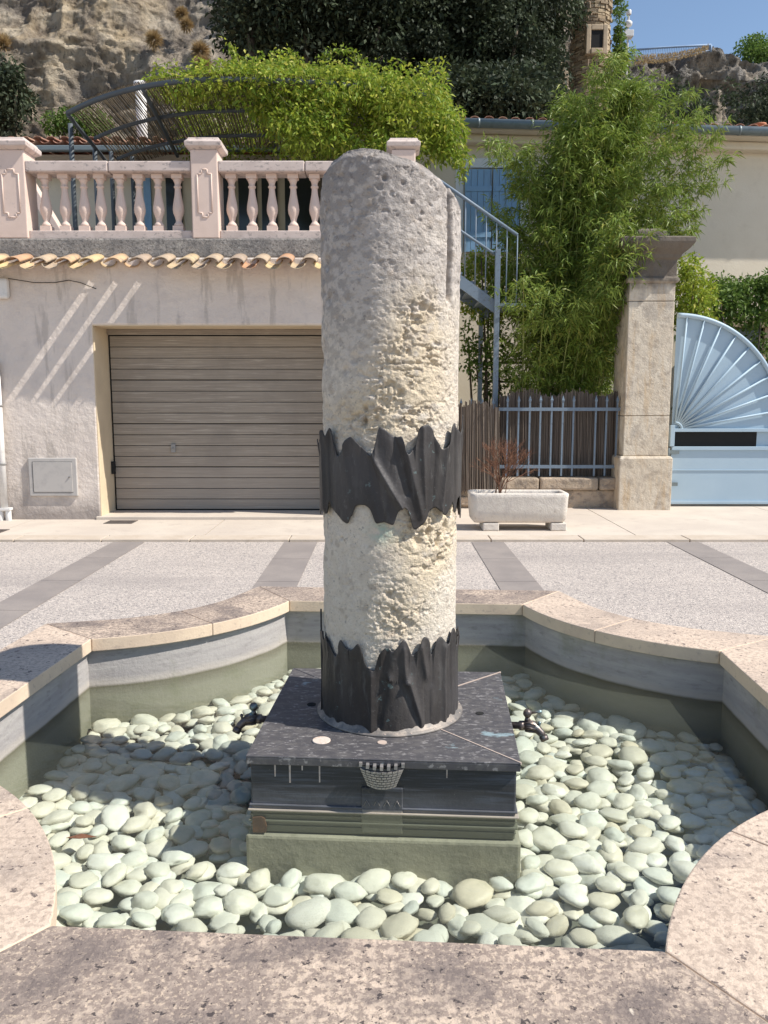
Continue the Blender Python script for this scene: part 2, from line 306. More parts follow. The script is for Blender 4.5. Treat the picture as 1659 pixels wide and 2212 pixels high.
m_glass = M('dark_glass', (.03,.035,.04), .1, spec=.5)
m_skyblue_rail = M('far_blue_railing', (.24,.34,.50), .6)

# water: a clear sheet, faintly green, mirroring by Fresnel
def water_mat():
    m = bpy.data.materials.new('clear_water'); m.use_nodes = True; t = m.node_tree; N = t.nodes; L = t.links; N.remove(N['Principled BSDF'])
    tr = N.new('ShaderNodeBsdfTransparent'); tr.inputs[0].default_value = (.91,.945,.91,1)
    gl = N.new('ShaderNodeBsdfGlossy'); gl.inputs['Roughness'].default_value = .01
    fr = N.new('ShaderNodeFresnel'); fr.inputs[0].default_value = 1.33
    mx = N.new('ShaderNodeMixShader'); L.new(fr.outputs[0], mx.inputs[0]); df = N.new('ShaderNodeBsdfDiffuse'); df.inputs[0].default_value = (.50,.55,.46,1); m2 = N.new('ShaderNodeMixShader'); m2.inputs[0].default_value = .05; L.new(tr.outputs[0], m2.inputs[1]); L.new(df.outputs[0], m2.inputs[2]); L.new(m2.outputs[0], mx.inputs[1]); L.new(gl.outputs[0], mx.inputs[2]); L.new(mx.outputs[0], N['Material Output'].inputs[0])
    tc = N.new('ShaderNodeTexCoord'); n = N.new('ShaderNodeTexNoise'); n.inputs['Scale'].default_value = 8; n.inputs['Detail'].default_value = 3; L.new(tc.outputs['Object'], n.inputs[0])
    b = N.new('ShaderNodeBump'); b.inputs['Distance'].default_value = .012; b.inputs['Strength'].default_value = .6; L.new(n.outputs[0], b.inputs['Height']); L.new(b.outputs[0], gl.inputs['Normal']); L.new(b.outputs[0], fr.inputs['Normal'])
    return m
m_water = water_mat()

# ------------------------------------------------------------------ fountain frame
H = 1.1                       # eye above the coping
ZR = EYE-H                    # coping top, .40 above the road
CX, CY = .022, 2.988; AR = R_(3.7)
rx, ry = math.cos(AR), -math.sin(AR); ux, uy = math.sin(AR), math.cos(AR)
def L2(a, b): return (CX+a*rx+b*ux, CY+a*ry+b*uy)
HALF, S_, SAG = 1.29*H, .578*H, .125*H
def basin_outline():
    pts = []; marks = []
    ch = (HALF-S_)*math.sqrt(2)/2; Rr = (ch*ch+SAG*SAG)/(2*SAG)
    for q in range(4):
        c, s = math.cos(q*PI/2), math.sin(q*PI/2)
        marks.append(len(pts))
        for k in range(6):
            t = -S_+2*S_*k/6; pts.append((HALF*c-t*s, HALF*s+t*c))
        marks.append(len(pts))
        mx = (HALF+S_)/2; d = 1/math.sqrt(2)
        ccx, ccy = mx+(Rr-SAG)*d, mx+(Rr-SAG)*d          # arc centre lies outside the basin corner
        a0 = math.atan2(S_-ccy, HALF-ccx); a1 = math.atan2(HALF-ccy, S_-ccx)
        if a0 < 0: a0 += 2*PI
        if a1 < 0: a1 += 2*PI
        for k in range(24):
            a = a0+(a1-a0)*k/24; x, y = ccx+Rr*math.cos(a), ccy+Rr*math.sin(a); pts.append((x*c-y*s, x*s+y*c))
    return pts, marks
OUT, MARKS = basin_outline(); NO = len(OUT)
def offset(d):
    r = []
    for i in range(NO):
        p = Vector(OUT[i]); a = Vector(OUT[i-1]); b = Vector(OUT[(i+1) % NO])
        t1 = (p-a).normalized(); t2 = (b-p).normalized(); n1 = Vector((t1.y, -t1.x)); n2 = Vector((t2.y, -t2.x))
        m = (n1+n2).normalized(); r.append(tuple(p+m*(d/max(.3, m.dot(n1)))))
    return r
WID = .335
# ------------------------------------------------------------------ ground, road, bands, sidewalk
def ground():
    ring = [L2(*p) for p in offset(WID-.05)]
    V = [(x, y, 0) for x, y in ring]; F = []
    X0, X1, Y0, Y1 = -60, 60, -30, 8.62
    out = []
    for x, y in ring:
        dx, dy = x-CX, y-CY
        ts = []
        if dx > 1e-9: ts.append((X1-CX)/dx)
        if dx < -1e-9: ts.append((X0-CX)/dx)
        if dy > 1e-9: ts.append((Y1-CY)/dy)
        if dy < -1e-9: ts.append((Y0-CY)/dy)
        t = min(ts); out.append((CX+dx*t, CY+dy*t, 0))
    V += out; n = len(ring)
    for i in range(n): F.append((i, (i+1) % n, n+(i+1) % n, n+i))
    mb = MB(); mb.add(V, [f[::-1] for f in F])
    # corners of the big rectangle
    for cx_, cy_ in ((X0, Y0), (X1, Y0), (X0, Y1), (X1, Y1)):
        for i in range(n):
            a, b = out[i], out[(i+1) % n]
            if (abs(a[0]-cx_) < 1e-6 or abs(a[1]-cy_) < 1e-6) and (abs(b[0]-cx_) < 1e-6 or abs(b[1]-cy_) < 1e-6) and not (abs(a[0]-b[0]) < 1e-6 or abs(a[1]-b[1]) < 1e-6):
                if min(a[0], b[0]) <= cx_ <= max(a[0], b[0]) and min(a[1], b[1]) <= cy_ <= max(a[1], b[1]): mb.add([a, (cx_, cy_, 0), b], [(0, 1, 2)])
    o = obj('road', mb, m_road); tag(o, kind='structure')
    far = MB(); far.box(-400, 400, 30, 700, -.6, -.3); tag(obj('ground', far, m_side), kind='structure')
ground()
for x0, x1, segs in ((-2.85, -2.52, [(-6, 8.6)]), (-1.05, -.70, [(4.735, 8.6), (-6, 1.1)]), (.92, 1.26, [(4.735, 8.6), (-6, 1.1)]), (2.98, 3.31, [(-6, 8.6)]), (-4.8, -4.46, [(-6, 8.6)]), (4.95, 5.3, [(-6, 8.6)])):
    for (a, b) in segs:
        mb = MB(); y = a
        while y < b-.01:
            y2 = min(b, y+.98); mb.box(x0, x1, y, y2-.008, .002, .005); y = y2
        tag(obj('paving_band', mb, m_band), kind='structure')
# sidewalk rises 2 cm behind a line of kerb stones (it drifts away to the right by 1 degree)
mb = MB(); x = -14
while x < 14:
    wd = random.uniform(.9, 1.25); mb.box(x, x+wd-.012, 8.62, 8.9, -.05, .028); x += wd
tag(obj('kerb', mb, m_kerb, bevel=.006), kind='structure')
mb = MB()
for i in range(-8, 8):
    x0 = i*2.35+.4; mb.box(x0, x0+2.338, 8.905, 12.6, -.05, .024)
tag(obj('sidewalk', mb, m_side), kind='structure')
mb = MB(); mb.box(-60, 60, 8.61, 30.2, -.4, -.02); tag(obj('ground_bed', mb, m_iron), kind='structure')
# ------------------------------------------------------------------ basin
basin = thing('fountain_basin', (CX, CY, 0), 'low stone fountain basin with scooped corners and pale coping around the pebbles', 'fountain basin')
o0, o1 = offset(0), offset(WID)
def ring_piece(idx, zi0, zi1, a, b, gap=.0):
    mb = MB(); n = len(idx); A = [Vector(a[i % NO]) for i in idx]; B = [Vector(b[i % NO]) for i in idx]
    if gap:
        A[0] += (A[1]-A[0]).normalized()*gap; B[0] += (B[1]-B[0]).normalized()*gap
        A[-1] += (A[-2]-A[-1]).normalized()*gap; B[-1] += (B[-2]-B[-1]).normalized()*gap
    v = []
    for P, z in ((A, zi0), (B, zi0), (B, zi1), (A, zi1)):
        for p in P: v.append((*L2(p.x, p.y), z))
    f = []
    for k in range(n-1):
        for r in range(4):
            r2 = (r+1) % 4; f.append((r*n+k, r*n+k+1, r2*n+k+1, r2*n+k))
    f.append((0, n, 2*n, 3*n)); f.append((n-1, 4*n-1, 3*n-1, 2*n-1))
    mb.add(v, [q[::-1] for q in f]); return mb
k = 0
for j, m0 in enumerate(MARKS):
    m1 = MARKS[j+1] if j+1 < len(MARKS) else NO
    cuts = [m0, m1] if j % 2 == 0 else [m0, (m0+m1)//2, m1]
    for c0, c1 in zip(cuts, cuts[1:]):
        near = j in (6,)      # the straight side nearest the viewer is the darkest
        mm = m_coping if j in (6, 3, 2) else m_coping2
        ob = obj('coping_stone', ring_piece(list(range(c0, c1+1)), ZR-.062, ZR, o0, o1, .0022), mm, basin, bevel=.004)
        ob.data.materials.append(m_coping_edge)
        for pg_ in ob.data.polygons:
            if abs(pg_.normal.z) < .5: pg_.material_index = 1
        k += 1
obj('mortar', ring_piece(list(range(NO+1)), ZR-.058, ZR-.004, offset(.004), offset(WID-.004)), m_mortar, basin)
obj('wall', ring_piece(list(range(NO+1)), -.16, ZR-.062, offset(.03), offset(WID-.03)), m_render, basin)
mb = MB(); mb.prism([L2(*p) for p in offset(.05)], -.15, -.12); obj('floor', mb, m_floor, basin)
ZW = .155
mb = MB(); pw = [L2(*p) for p in offset(.032)]; mb.add([(x, y, ZW) for x, y in pw], [tuple(range(len(pw)))]); tag(obj('water', mb, m_water), kind='structure')

# ------------------------------------------------------------------ pedestal
ZP = EYE-1.05*H
HP = .405*H
ped = thing('pedestal', (CX, CY, -.12), 'square dark bronze clad pedestal carrying the column in the water', 'pedestal')
def LB(mb, a0, a1, b0, b1, z0, z1):
    P = [L2(a0, b0), L2(a1, b0), L2(a1, b1), L2(a0, b1)]; return mb.prism(P, z0, z1)
mb = MB(); LB(mb, -HP+.012, HP-.012, -HP+.012, HP-.012, .075, ZP-.016)
obj('cladding', mb, m_bronze_side, ped, bevel=.006)
mb = MB()
for z, d, t in ((.172, .006, .006), (.156, .010, .006), (.138, .004, .006), (.118, .008, .007), (.1, .003, .005)):
    LB(mb, -HP+.012-d, HP-.012+d, -HP+.012-d, HP-.012+d, z-t/2, z+t/2)
obj('moulding', mb, m_bronze_side, ped, bevel=.002)
mb = MB(); LB(mb, -HP-.006, HP+.006, -HP-.006, HP+.006, -.14, .072)
obj('concrete_base', mb, m_base, ped, bevel=.01)
# top sheets: four trapezoids folded down at the edge, leaving thin seams
HOLES = [(-.30, .02, .017, 'dark'), (.335, -.03, .015, 'dark'), (-.008, -.315, .016, 'tan')]
for q in range(4):
    c, s = round(math.cos(q*PI/2)), round(math.sin(q*PI/2)); g = .0016
    def Q(a, b): return L2(a*c-b*s, a*s+b*c)
    mb = MB(); P = [Q(-HP+g, -HP), Q(HP-g, -HP), Q(.12-g, -.12), Q(-.12+g, -.12)]; mb.prism(P, ZP-.006, ZP)
    P = [Q(-HP+g, -HP), Q(HP-g, -HP), Q(HP-g-.004, -HP+.006), Q(-HP+g+.004, -HP+.006)]; mb.prism(P, ZP-.03, ZP-.006)
    obj('top_sheet', mb, m_bronze_top, ped, bevel=.002)
for q in range(4):
    c, s = math.cos(PI/4+q*PI/2), math.sin(PI/4+q*PI/2); d = math.sqrt(2); mb = MB()
    def Q(r, t): return L2(r*c-t*s, r*s+t*c)
    if q in (0, 3): mb.prism([Q(.17*d, -.0022), Q((HP+.001)*d, -.0022), Q((HP+.001)*d, .0022), Q(.17*d, .0022)], ZP-.004, ZP+.0025); obj('seam', mb, m_seam, ped)
for a, b, r, kd in HOLES:
    x, y = L2(a, b); mb = MB(); mb.lathe([(r, 0), (r, .0022)], (x, y, ZP), 20, False)
    obj('drain_hole', mb, m_dark if kd == 'dark' else m_seam, ped)
    if kd == 'tan':
        mb = MB(); mb.lathe([(r*.5, 0), (r*.5, .001)], (x+.004, y+.006, ZP+.0025), 16, False); 
x, y = L2(-.215, -.315); mb = MB(); mb.lathe([(.031, 0), (.031, .004), (.029, .005)], (x, y, ZP), 28); obj('pale_disc', mb, m_disc, ped)
# relief emblem: fan of brickwork under battlements
def emblem():
    e = MB(); yb = -HP+.010
    def P(u, v, d): x, y = L2(u, yb-d); return (x, y, v)
    zt, zb = ZP-.022, ZP-.100
    def quad(u0, u1, v0, v1, d0, d1, skew=None):
        pts = [(u0, v0), (u1, v0), (u1, v1), (u0, v1)]
        if skew: pts = [skew(*p) for p in pts]
        e.add([P(a, b, d0) for a, b in pts]+[P(a, b, d1) for a, b in pts], [(0,1,2,3)[::-1],(4,5,6,7),(0,1,5,4),(1,2,6,5),(2,3,7,6),(3,0,4,7)])
    def fan(u, v):    # u -1..1, v 0..1 -> basket widening upward with sagging courses
        wd = .046+.030*v; return (u*wd, zb+(zt-zb)*v+.010*u*u*(1-v*.3)) 
    def plate(nu, nv):
        V = []; F = []
        for i in range(nu+1):
            for j in range(nv+1):
                u = -1+2*i/nu; a, b = fan(u, j/nv); V.append(P(a, b, .010+.022*(1-u*u*.7)*(j/nv*.6+.4)))
        for i in range(nu):
            for j in range(nv): F.append((i*(nv+1)+j, (i+1)*(nv+1)+j, (i+1)*(nv+1)+j+1, i*(nv+1)+j+1))
        return V, F
    body = MB(); V, F = plate(12, 6); body.add(V, F, True)
    n = 12  # close the sides
    rows = 7
    for r in range(rows):
        v0 = .04+r*.118; v1 = v0+.088; cnt = 9 if r % 2 else 8
        for i in range(cnt):
            u0 = -1+2*(i+.06)/cnt; u1 = -1+2*(i+.94)/cnt
            dd = lambda u, v: .012+.022*(1-u*u*.7)*(v*.6+.4)
            cs = [fan(u0, v0), fan(u1, v0), fan(u1, v1), fan(u0, v1)]; ds = [dd(u0, v0), dd(u1, v0), dd(u1, v1), dd(u0, v1)]
            e.add([P(a, b, d-.003) for (a, b), d in zip(cs, ds)]+[P(a, b, d+.003) for (a, b), d in zip(cs, ds)], [(4,5,6,7),(0,1,5,4),(1,2,6,5),(2,3,7,6),(3,0,4,7)])
    for i in range(7):
        u = -.9+1.8*i/6; a, b = fan(u, 1.0); quad(a-.005, a+.005, b-.006, b+.007, .006, .012+.022*(1-u*u*.7))
    body.add([P(-.076, zt+.004, .0), P(.076, zt+.004, .0), P(.076, zt+.004, .014), P(-.076, zt+.004, .014)], [(0,1,2,3)])
    return e, body
e, body = emblem(); eo = obj('emblem', body, m_bronze_side, ped); obj('brick_relief', e, m_emblem, eo)
# tongue below the emblem with four small zigzag points
mb = MB()
def PF(u, v, d): x, y = L2(u, -HP+.012-d); return (x, y, v)
mb.add([PF(-.068, .085, 0), PF(.068, .085, 0), PF(.068, .085, .006), PF(-.068, .085, .006), PF(-.068, ZP-.10, 0), PF(.068, ZP-.10, 0), PF(.068, ZP-.10, .006), PF(-.068, ZP-.10, .006)], [(0,1,2,3),(4,7,6,5),(3,2,6,7),(0,3,7,4),(1,5,6,2)])
obj('spout_tongue', mb, m_bronze_side, ped, bevel=.004)
mb = MB()
for i in range(4):
    u = -.05+i*.033
    mb.tube([PF(u-.010, .182, .007), PF(u, .202, .007), PF(u+.010, .182, .007)], .0010, 5)
obj('zigzag_mark', mb, m_emblem, ped)
for (a, w_, l_) in ((-.352, .0022, .042), (-.303, .0026, .062), (-.262, .002, .018), (-.205, .002, .058), (.21, .0016, .03)):
    mb = MB(); P4_ = [PF(a-w_, ZP-.032-l_, .0005), PF(a+w_, ZP-.032-l_, .0005), PF(a+w_*1.2, ZP-.032, .0005), PF(a-w_*1.2, ZP-.032, .0005)]; Q4 = [PF(a-w_, ZP-.032-l_, .0016), PF(a+w_, ZP-.032-l_, .0016), PF(a+w_*1.2, ZP-.032, .0016), PF(a-w_*1.2, ZP-.032, .0016)]
    mb.add(P4_+Q4, [(4,5,6,7),(0,1,5,4),(1,2,6,5),(2,3,7,6),(3,0,4,7)]); obj('lime_drip', mb, m_disc, ped)
mb = MB(); pr = [(-.428, .078), (-.385, .079), (-.381, .10), (-.388, .128), (-.40, .134), (-.428, .130)]
mb.add([PF(a, b, .0) for a, b in pr]+[PF(a, b, .0122) for a, b in pr], [tuple(range(6, 12))]+[(i, (i+1) % 6, 6+(i+1) % 6, 6+i) for i in range(6)])
obj('rust_patch', mb, M('rust', (.10,.048,.028), .9, [('noise', 30, .45, .6, (.19,.09,.045))]), ped)
# taps on both sides
def tap(sg, label):
    t = bpy.data.objects.new('tap', None); COL.objects.link(t); t.parent = ped; t['label'] = label
    base = L2(sg*HP, -.05)
    def P(o, b, z): x, y = L2(sg*(HP+o), -.05+b); return (x, y, z)
    zc = ZP-.034
    mb = MB(); mb.tube([P(-.005, 0, zc), P(.03, 0, zc), P(.034, 0, zc), P(.05, 0, zc)], [.013, .013, .018, .018], 14)
    mb.tube([P(.05, 0, zc), P(.066, 0, zc+.002), P(.082, 0, zc-.002), P(.098, -.006, zc-.010), P(.112, -.014, zc-.022), P(.120, -.02, zc-.034)], [.017, .022, .021, .016, .014, .012], 16)
    mb.tube([P(.118, -.018, zc-.030), P(.126, -.024, zc-.046)], [.016, .015], 14)
    for k in range(8):
        a = 2*PI*k/8; mb.tube([P(.054, .019*math.cos(a), zc+.019*math.sin(a)), P(.07, .023*math.cos(a), zc+.023*math.sin(a)), P(.09, .017*math.cos(a)-.003, zc-.006+.017*math.sin(a))], .004, 5)
    obj('tap_body', mb, m_tap, t)
    mb = MB(); mb.tube([P(.062, 0, zc+.015), P(.062, 0, zc+.034)], [.011, .008], 12)
    mb.lathe([(.0005, -.017), (.009, -.014), (.015, -.006), (.0165, 0), (.015, .007), (.009, .0145), (.0005, .017)], P(.062, 0, zc+.047), 14)
    if sg > 0: mb.tube([P(.062, 0, zc+.047), P(.095, 0, zc+.052), P(.104, 0, zc+.054), P(.114, 0, zc+.055)], [.005, .004, .0085, .006], 10)
    obj('tap_knob', mb, m_tap, t)
    mb = MB(); mb.tube([P(.105, -.008, zc-.002), P(.106, -.008, zc+.012)], .004, 8); mb.lathe([(.0005, -.007), (.006, -.004), (.007, 0), (.006, .004), (.0005, .007)], P(.106, -.008, zc+.015), 10)
    obj('small_knob', mb, m_tap, t)
tap(-1, 'dark tap on the shaded left side of the pedestal'); tap(1, 'tap with a lever handle on the sunlit right side of the pedestal')

# ------------------------------------------------------------------ column
RC = .2445
col = thing('stone_column', (CX, CY, ZP), 'tall weathered limestone column fragment with broken top and two jagged dark metal collars', 'column')
TOPX = [690, 700, 712, 722, 745, 775, 800, 850, 880, 905, 930, 950, 958, 972, 985, 992]
TOPY = [380, 362, 349, 344, 328, 322, 324, 337, 347, 357, 375, 392, 402, 410, 428, 445]
def ztop_at(xl, depthY):   # xl: metres right of the axis
    px = np.interp(xl/RC, (np.array(TOPX)-840)/150., TOPY)
    b = (px-1106)/FPX; t = depthY/(math.cos(TH)-b*math.sin(TH)); return EYE+t*(-math.sin(TH)-b*math.cos(TH))
def pitmask(X, Z):
    """rougher, yellower spalled stone: patches in (x across, height) seen on the front"""
    def g(x, y, sx, sy):
        xx, zz = W(x, y, CY-RC*.85); return np.exp(-(((X-xx)/sx)**2+((Z-zz)/sy)**2))
    return g(905, 720, .10, .16)+g(880, 860, .15, .16)+g(780, 900, .14, .08)*.7+g(925, 1190, .10, .16)+g(860, 1330, .10, .12)*.8+g(960, 1120, .08, .12)+g(850, 1160, .07, .06)*.5
def column_mesh():
    NA, NZ = 520, 640
    a = np.linspace(0, 2*PI, NA, endpoint=False); s = np.linspace(0, 1, NZ)
    A, S = np.meshgrid(a, s, indexing='ij'); ca, sa = np.cos(A), np.sin(A)
    yf = np.where(sa < 0, CY+RC*sa*.9, CY-RC*.3)
    zt = ztop_at(RC*ca, yf)
    zt = zt - np.where(sa > 0, .04*sa, 0) + .012*(fbm(np.stack([ca*6, sa*6, ca*0], -1).reshape(-1, 3), 4, 5).reshape(A.shape)-.5)
    Z = ZP+.002+(zt-ZP)*S
    P = np.stack([ca*RC, sa*RC, Z], -1).reshape(-1, 3)
    n1 = fbm(P*7, 5, 11); n2 = fbm(P*34, 4, 21); n3 = fbm(P*20, 4, 31, ridged=True); n4 = fbm(P*90, 2, 41)
    front = (sa.ravel() < .2)
    rm = np.clip(pitmask(CX+P[:, 0], P[:, 2])*front + np.where(front, 0, .6*sstep(.5, .7, n1)), 0, 1)
    rm = np.clip(rm*sstep(.32, .56, n1+.25*rm)*1.15, 0, 1)
    upper = sstep(1.6, 2.2, P[:, 2])
    d = (n1-.6)*.010+(n2-.5)*.003*(1+upper)+(n4-.5)*.0022
    n5 = fbm(P*48, 4, 35, ridged=True); n6 = fbm(P*31, 4, 37)
    n7 = fbm(P*70, 3, 39); rm2 = rm*sstep(.35, .55, fbm(P*14, 3, 36))
    d -= rm*(.003+.004*(n2-.3)+.005*(n7-.4))+rm2*(.008*sstep(.52, .60, n6)+.007*sstep(.62, .9, n5))
    d -= .006*sstep(.60, .70, fbm(P*40+.8*fbm(P*9, 2, 53)[:, None], 4, 51, .6))*(.3+.35*upper)
    # ragged left flank
    d -= sstep(.75, 1, -ca.ravel())*.010*sstep(.4, .75, fbm(P*11, 4, 61))
    # discrete hollows
    for (x, y, rad, dep) in ((915, 664, .014, .020), (934, 670, .012, .016), (926, 682, .010, .012), (785, 912, .011, .022), (788, 882, .008, .016), (812, 905, .01, .01), (866, 850, .012, .014), (905, 1168, .018, .022), (930, 1150, .014, .02), (952, 1175, .014, .02), (840, 1280, .012, .012), (955, 1215, .016, .016), (738, 1165, .006, .01), (712, 1180, .008, .008), (700, 560, .02, .014), (705, 640, .02, .012), (890, 440, .007, .010), (912, 462, .006, .01), (830, 390, .008, .012), (870, 400, .007, .01), (970, 1145, .018, .02), (765, 775, .016, .010), (745, 800, .013, .008)):
        hx, hz = W(x, y, CY-RC*.85); hx -= CX
        sx = np.clip(hx/RC, -.97, .97); hy = -math.sqrt(1-sx*sx)*RC
        q = ((P[:, 0]-sx*RC)**2+(P[:, 1]-hy)**2+((P[:, 2]-hz)*.9)**2)/rad**2
        d -= dep*np.exp(-q**1.5)
    # the vertical chase cut near the right edge, from the top down
    az = math.asin(.812); ang = np.arctan2(P[:, 0], -P[:, 1])
    gz = WZ(650, CY-RC*.6); gm = sstep(gz-.02, gz+.05, P[:, 2])
    off = (ang-az)*RC+.004*(fbm(P*np.array([0, 0, 22.]), 3, 71)-.5)
    d -= .055*gm*np.exp(-(np.abs(off)/.0125)**4)
    # ledge: stone right of the chase stands a little lower
    r = RC+d; V = np.stack([CX+r*ca.ravel(), CY+r*sa.ravel(), P[:, 2]], -1)
    # rounding at the broken lip
    lip = sstep(.985, 1.0, S.ravel()); V[:, 0] -= ca.ravel()*lip*.018; V[:, 1] -= sa.ravel()*lip*.018
    # colour: grey lichen above, cream in the middle, ochre where spalled, green below the collar
    cream = np.array([.74, .66, .56]); grey = np.array([.52, .47, .44]); dark = np.array([.20, .18, .175]); ochre = np.array([.72, .59, .41]); white = np.array([.80,.73,.64])
    c = cream+(white-cream)*sstep(.45, .65, n2)[:, None]*.6
    gm_ = sstep(1.35, 2.05, P[:, 2])*.85*sstep(.25, .6, fbm(P*4, 4, 81)+.15*upper)
    c = c+(grey-c)*gm_[:, None]
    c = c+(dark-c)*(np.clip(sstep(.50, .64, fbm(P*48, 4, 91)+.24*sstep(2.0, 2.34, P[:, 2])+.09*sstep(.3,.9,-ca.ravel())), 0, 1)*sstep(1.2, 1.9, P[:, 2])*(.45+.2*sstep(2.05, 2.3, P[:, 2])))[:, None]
    c = c+(ochre-c)*(rm*sstep(.3, .6, n2+.2*n1)*.75)[:, None]
    c = c+(np.array([.40,.33,.27])-c)*(sstep(.62, .72, fbm(P*30, 4, 95))*.5)[:, None]
    gx, gz2 = W(828, 1150, CY-RC); q = ((P[:, 0]+CX-gx)/.045)**2+((P[:, 2]-gz2)/.035)**2
    c = c+(np.array([.30,.48,.42])-c)*(np.exp(-q)*sstep(.3, .6, n2)*.75*(sa.ravel() < 0))[:, None]
    F = grid_faces(NA, NZ, True)
    # cap rings
    rings = 26; base = V.reshape(NA, NZ, 3)[:, -1, :]; caps = []; cc = []
    ctr = np.array([CX, CY, 0])
    for i in range(1, rings+1):
        t = i/rings; p = base*(1-t)+ctr*t
        zz = ztop_at(p[:, 0]-CX, CY-RC*.6); p[:, 2] = base[:, 2]*(1-sstep(0, .5, t))+(zz+.004)*sstep(0, .5, t)+.02*(fbm(p*22, 4, 99)-.5)*min(1, t*4)
        caps.append(p); cc.append(c.reshape(NA, NZ, 3)[:, -1, :])
    CV = np.concatenate(caps); off0 = len(V); V = np.concatenate([V, CV]); c = np.concatenate([c, np.concatenate(cc)])
    prev = np.arange(NA)*NZ+NZ-1; fs = [F]
    for i in range(rings):
        cur = off0+i*NA+np.arange(NA); fs.append(np.stack([prev, np.roll(prev, -1), np.roll(cur, -1), cur], -1)); prev = cur
    return V, np.concatenate(fs), c
V, F, c = column_mesh(); npobj('shaft', V, F, m_column, col, True, c)

def collar(tops, bots, zfn, folds, name, parent, base_r, seed):
    """sheet wrapped round the shaft; outline from (screen x, screen y) pairs over the front half, invented behind"""
    NA, NV = 900, 46
    a = np.linspace(-PI, PI, NA, endpoint=False)          # 0 = towards the viewer, + = right
    R0 = base_r
    def outline(pts, back_lo, back_hi, sd):
        xs = np.array([p[0] for p in pts], float); ys = np.array([p[1] for p in pts], float)
        an = np.arcsin(np.clip((xs-840)/156.5, -.995, .995)); o = np.argsort(an, kind='stable'); an = an[o]; ys = ys[o]
        zz = np.array([WZ(y, CY-R0*math.cos(q)) for y, q in zip(ys, an)])
        r_ = np.random.default_rng(sd); e = []; q = an[-1]+.09; k = 0
        while q < 2*PI+an[0]-.08:
            e.append((q, back_hi if k % 2 else back_lo+r_.uniform(-.02, .02))); q += r_.uniform(.1, .16); k += 1
        an2 = np.concatenate([an, [t[0] for t in e], [an[0]+2*PI]]); z2 = np.concatenate([zz, [t[1] for t in e], [zz[0]]])
        aa = np.where(a < an2[0], a+2*PI, a); z = np.interp(aa, an2, z2)
        k = np.exp(-.5*(np.arange(-7, 8)/2.3)**2); k /= k.sum(); z = np.convolve(np.concatenate([z[-7:], z, z[:7]]), k, 'valid'); return z
    zt = outline(tops, *zfn[0], seed); zb = outline(bots, *zfn[1], seed+1) if bots else np.full(NA, zfn[1])
    v = np.linspace(0, 1, NV); A, Vv = np.meshgrid(a, v, indexing='ij'); Z = zb[:, None]*(1-Vv)+zt[:, None]*Vv
    P = np.stack([np.sin(A)*.6, np.cos(A)*.6, Z*.5], -1).reshape(-1, 3)
    n = fbm(P*5, 3, seed+3).reshape(A.shape)
    rr = R0+.006+.009*(n-.5)+.0035*(fbm(P*22, 3, seed+8).reshape(A.shape)-.5)
    for (ax, ay, bx, by, wd, amp) in folds:      # creases given as screen segments
        a0 = math.asin(np.clip((ax-840)/156.5, -.99, .99)); a1 = math.asin(np.clip((bx-840)/156.5, -.99, .99))
        z0 = WZ(ay, CY-R0*math.cos(a0)); z1 = WZ(by, CY-R0*math.cos(a1))
        t = np.clip((Z-z0)/(z1-z0), 0, 1); ac = a0+(a1-a0)*t
        fall = np.exp(-(np.maximum(0, np.minimum(z0, z1)-Z)/.02)**2-(np.maximum(0, Z-np.maximum(z0, z1))/.02)**2)
        rr = rr+amp*fall*np.exp(-(np.abs((A-ac)*R0)/wd)**1.6)
    # tips curl a bit off the stone
    rr = rr+.006*sstep(.75, 1, Vv)*(zt[:, None] > np.median(zt))
    rr = np.maximum(rr, R0+.002)
    th = .0035
    outer = np.stack([CX+rr*np.sin(A), CY-rr*np.cos(A), Z], -1).reshape(-1, 3)
    inner = np.stack([CX+(rr-th)*np.sin(A), CY-(rr-th)*np.cos(A), Z], -1).reshape(-1, 3)
    F = grid_faces(NA, NV, True); n0 = len(outer)
    i = np.arange(NA); i2 = (i+1) % NA
    top = np.stack([i*NV+NV-1, i2*NV+NV-1, n0+i2*NV+NV-1, n0+i*NV+NV-1], -1); bot = np.stack([i*NV, n0+i*NV, n0+i2*NV, i2*NV], -1)
    npobj(name, np.concatenate([outer, inner]), np.concatenate([F, F[:, ::-1]+n0, top, bot]), m_bronze, parent, True)
cx1 = lambda q: [(658.3+a*.23148, 877.8+b*.23148) for a, b in q]
cx2 = lambda q: [(658.3+a*.23148, 1316.7+b*.23148) for a, b in q]
T1 = cx1([(140,360),(165,300),(190,200),(205,300),(222,225),(245,195),(270,230),(280,330),(298,455),(325,466),(360,400),(388,315),(440,278),(500,345),(560,412),(622,476),(640,390),(665,300),(680,180),(740,215),(800,275),(850,290),(885,265),(895,310),(903,410),(940,456),(962,420),(1000,380),(1018,215),(1040,182),(1105,165),(1160,230),(1200,340),(1245,405),(1295,372),(1310,300),(1326,200),(1350,145),(1378,205),(1420,262),(1437,190),(1444,30)])
B1 = cx1([(140,960),(175,1000),(215,1000),(226,850),(240,925),(300,1000),(350,1065),(405,1100),(445,1100),(438,990),(455,940),(500,918),(560,920),(600,950),(625,1010),(650,1095),(735,1080),(815,1112),(830,1050),(850,975),(905,938),(940,970),(965,1060),(980,1145),(1000,1152),(1080,1095),(1115,1040),(1132,975),(1190,938),(1230,975),(1280,1022),(1335,915),(1360,880),(1372,1010),(1392,960),(1405,860),(1440,830)])
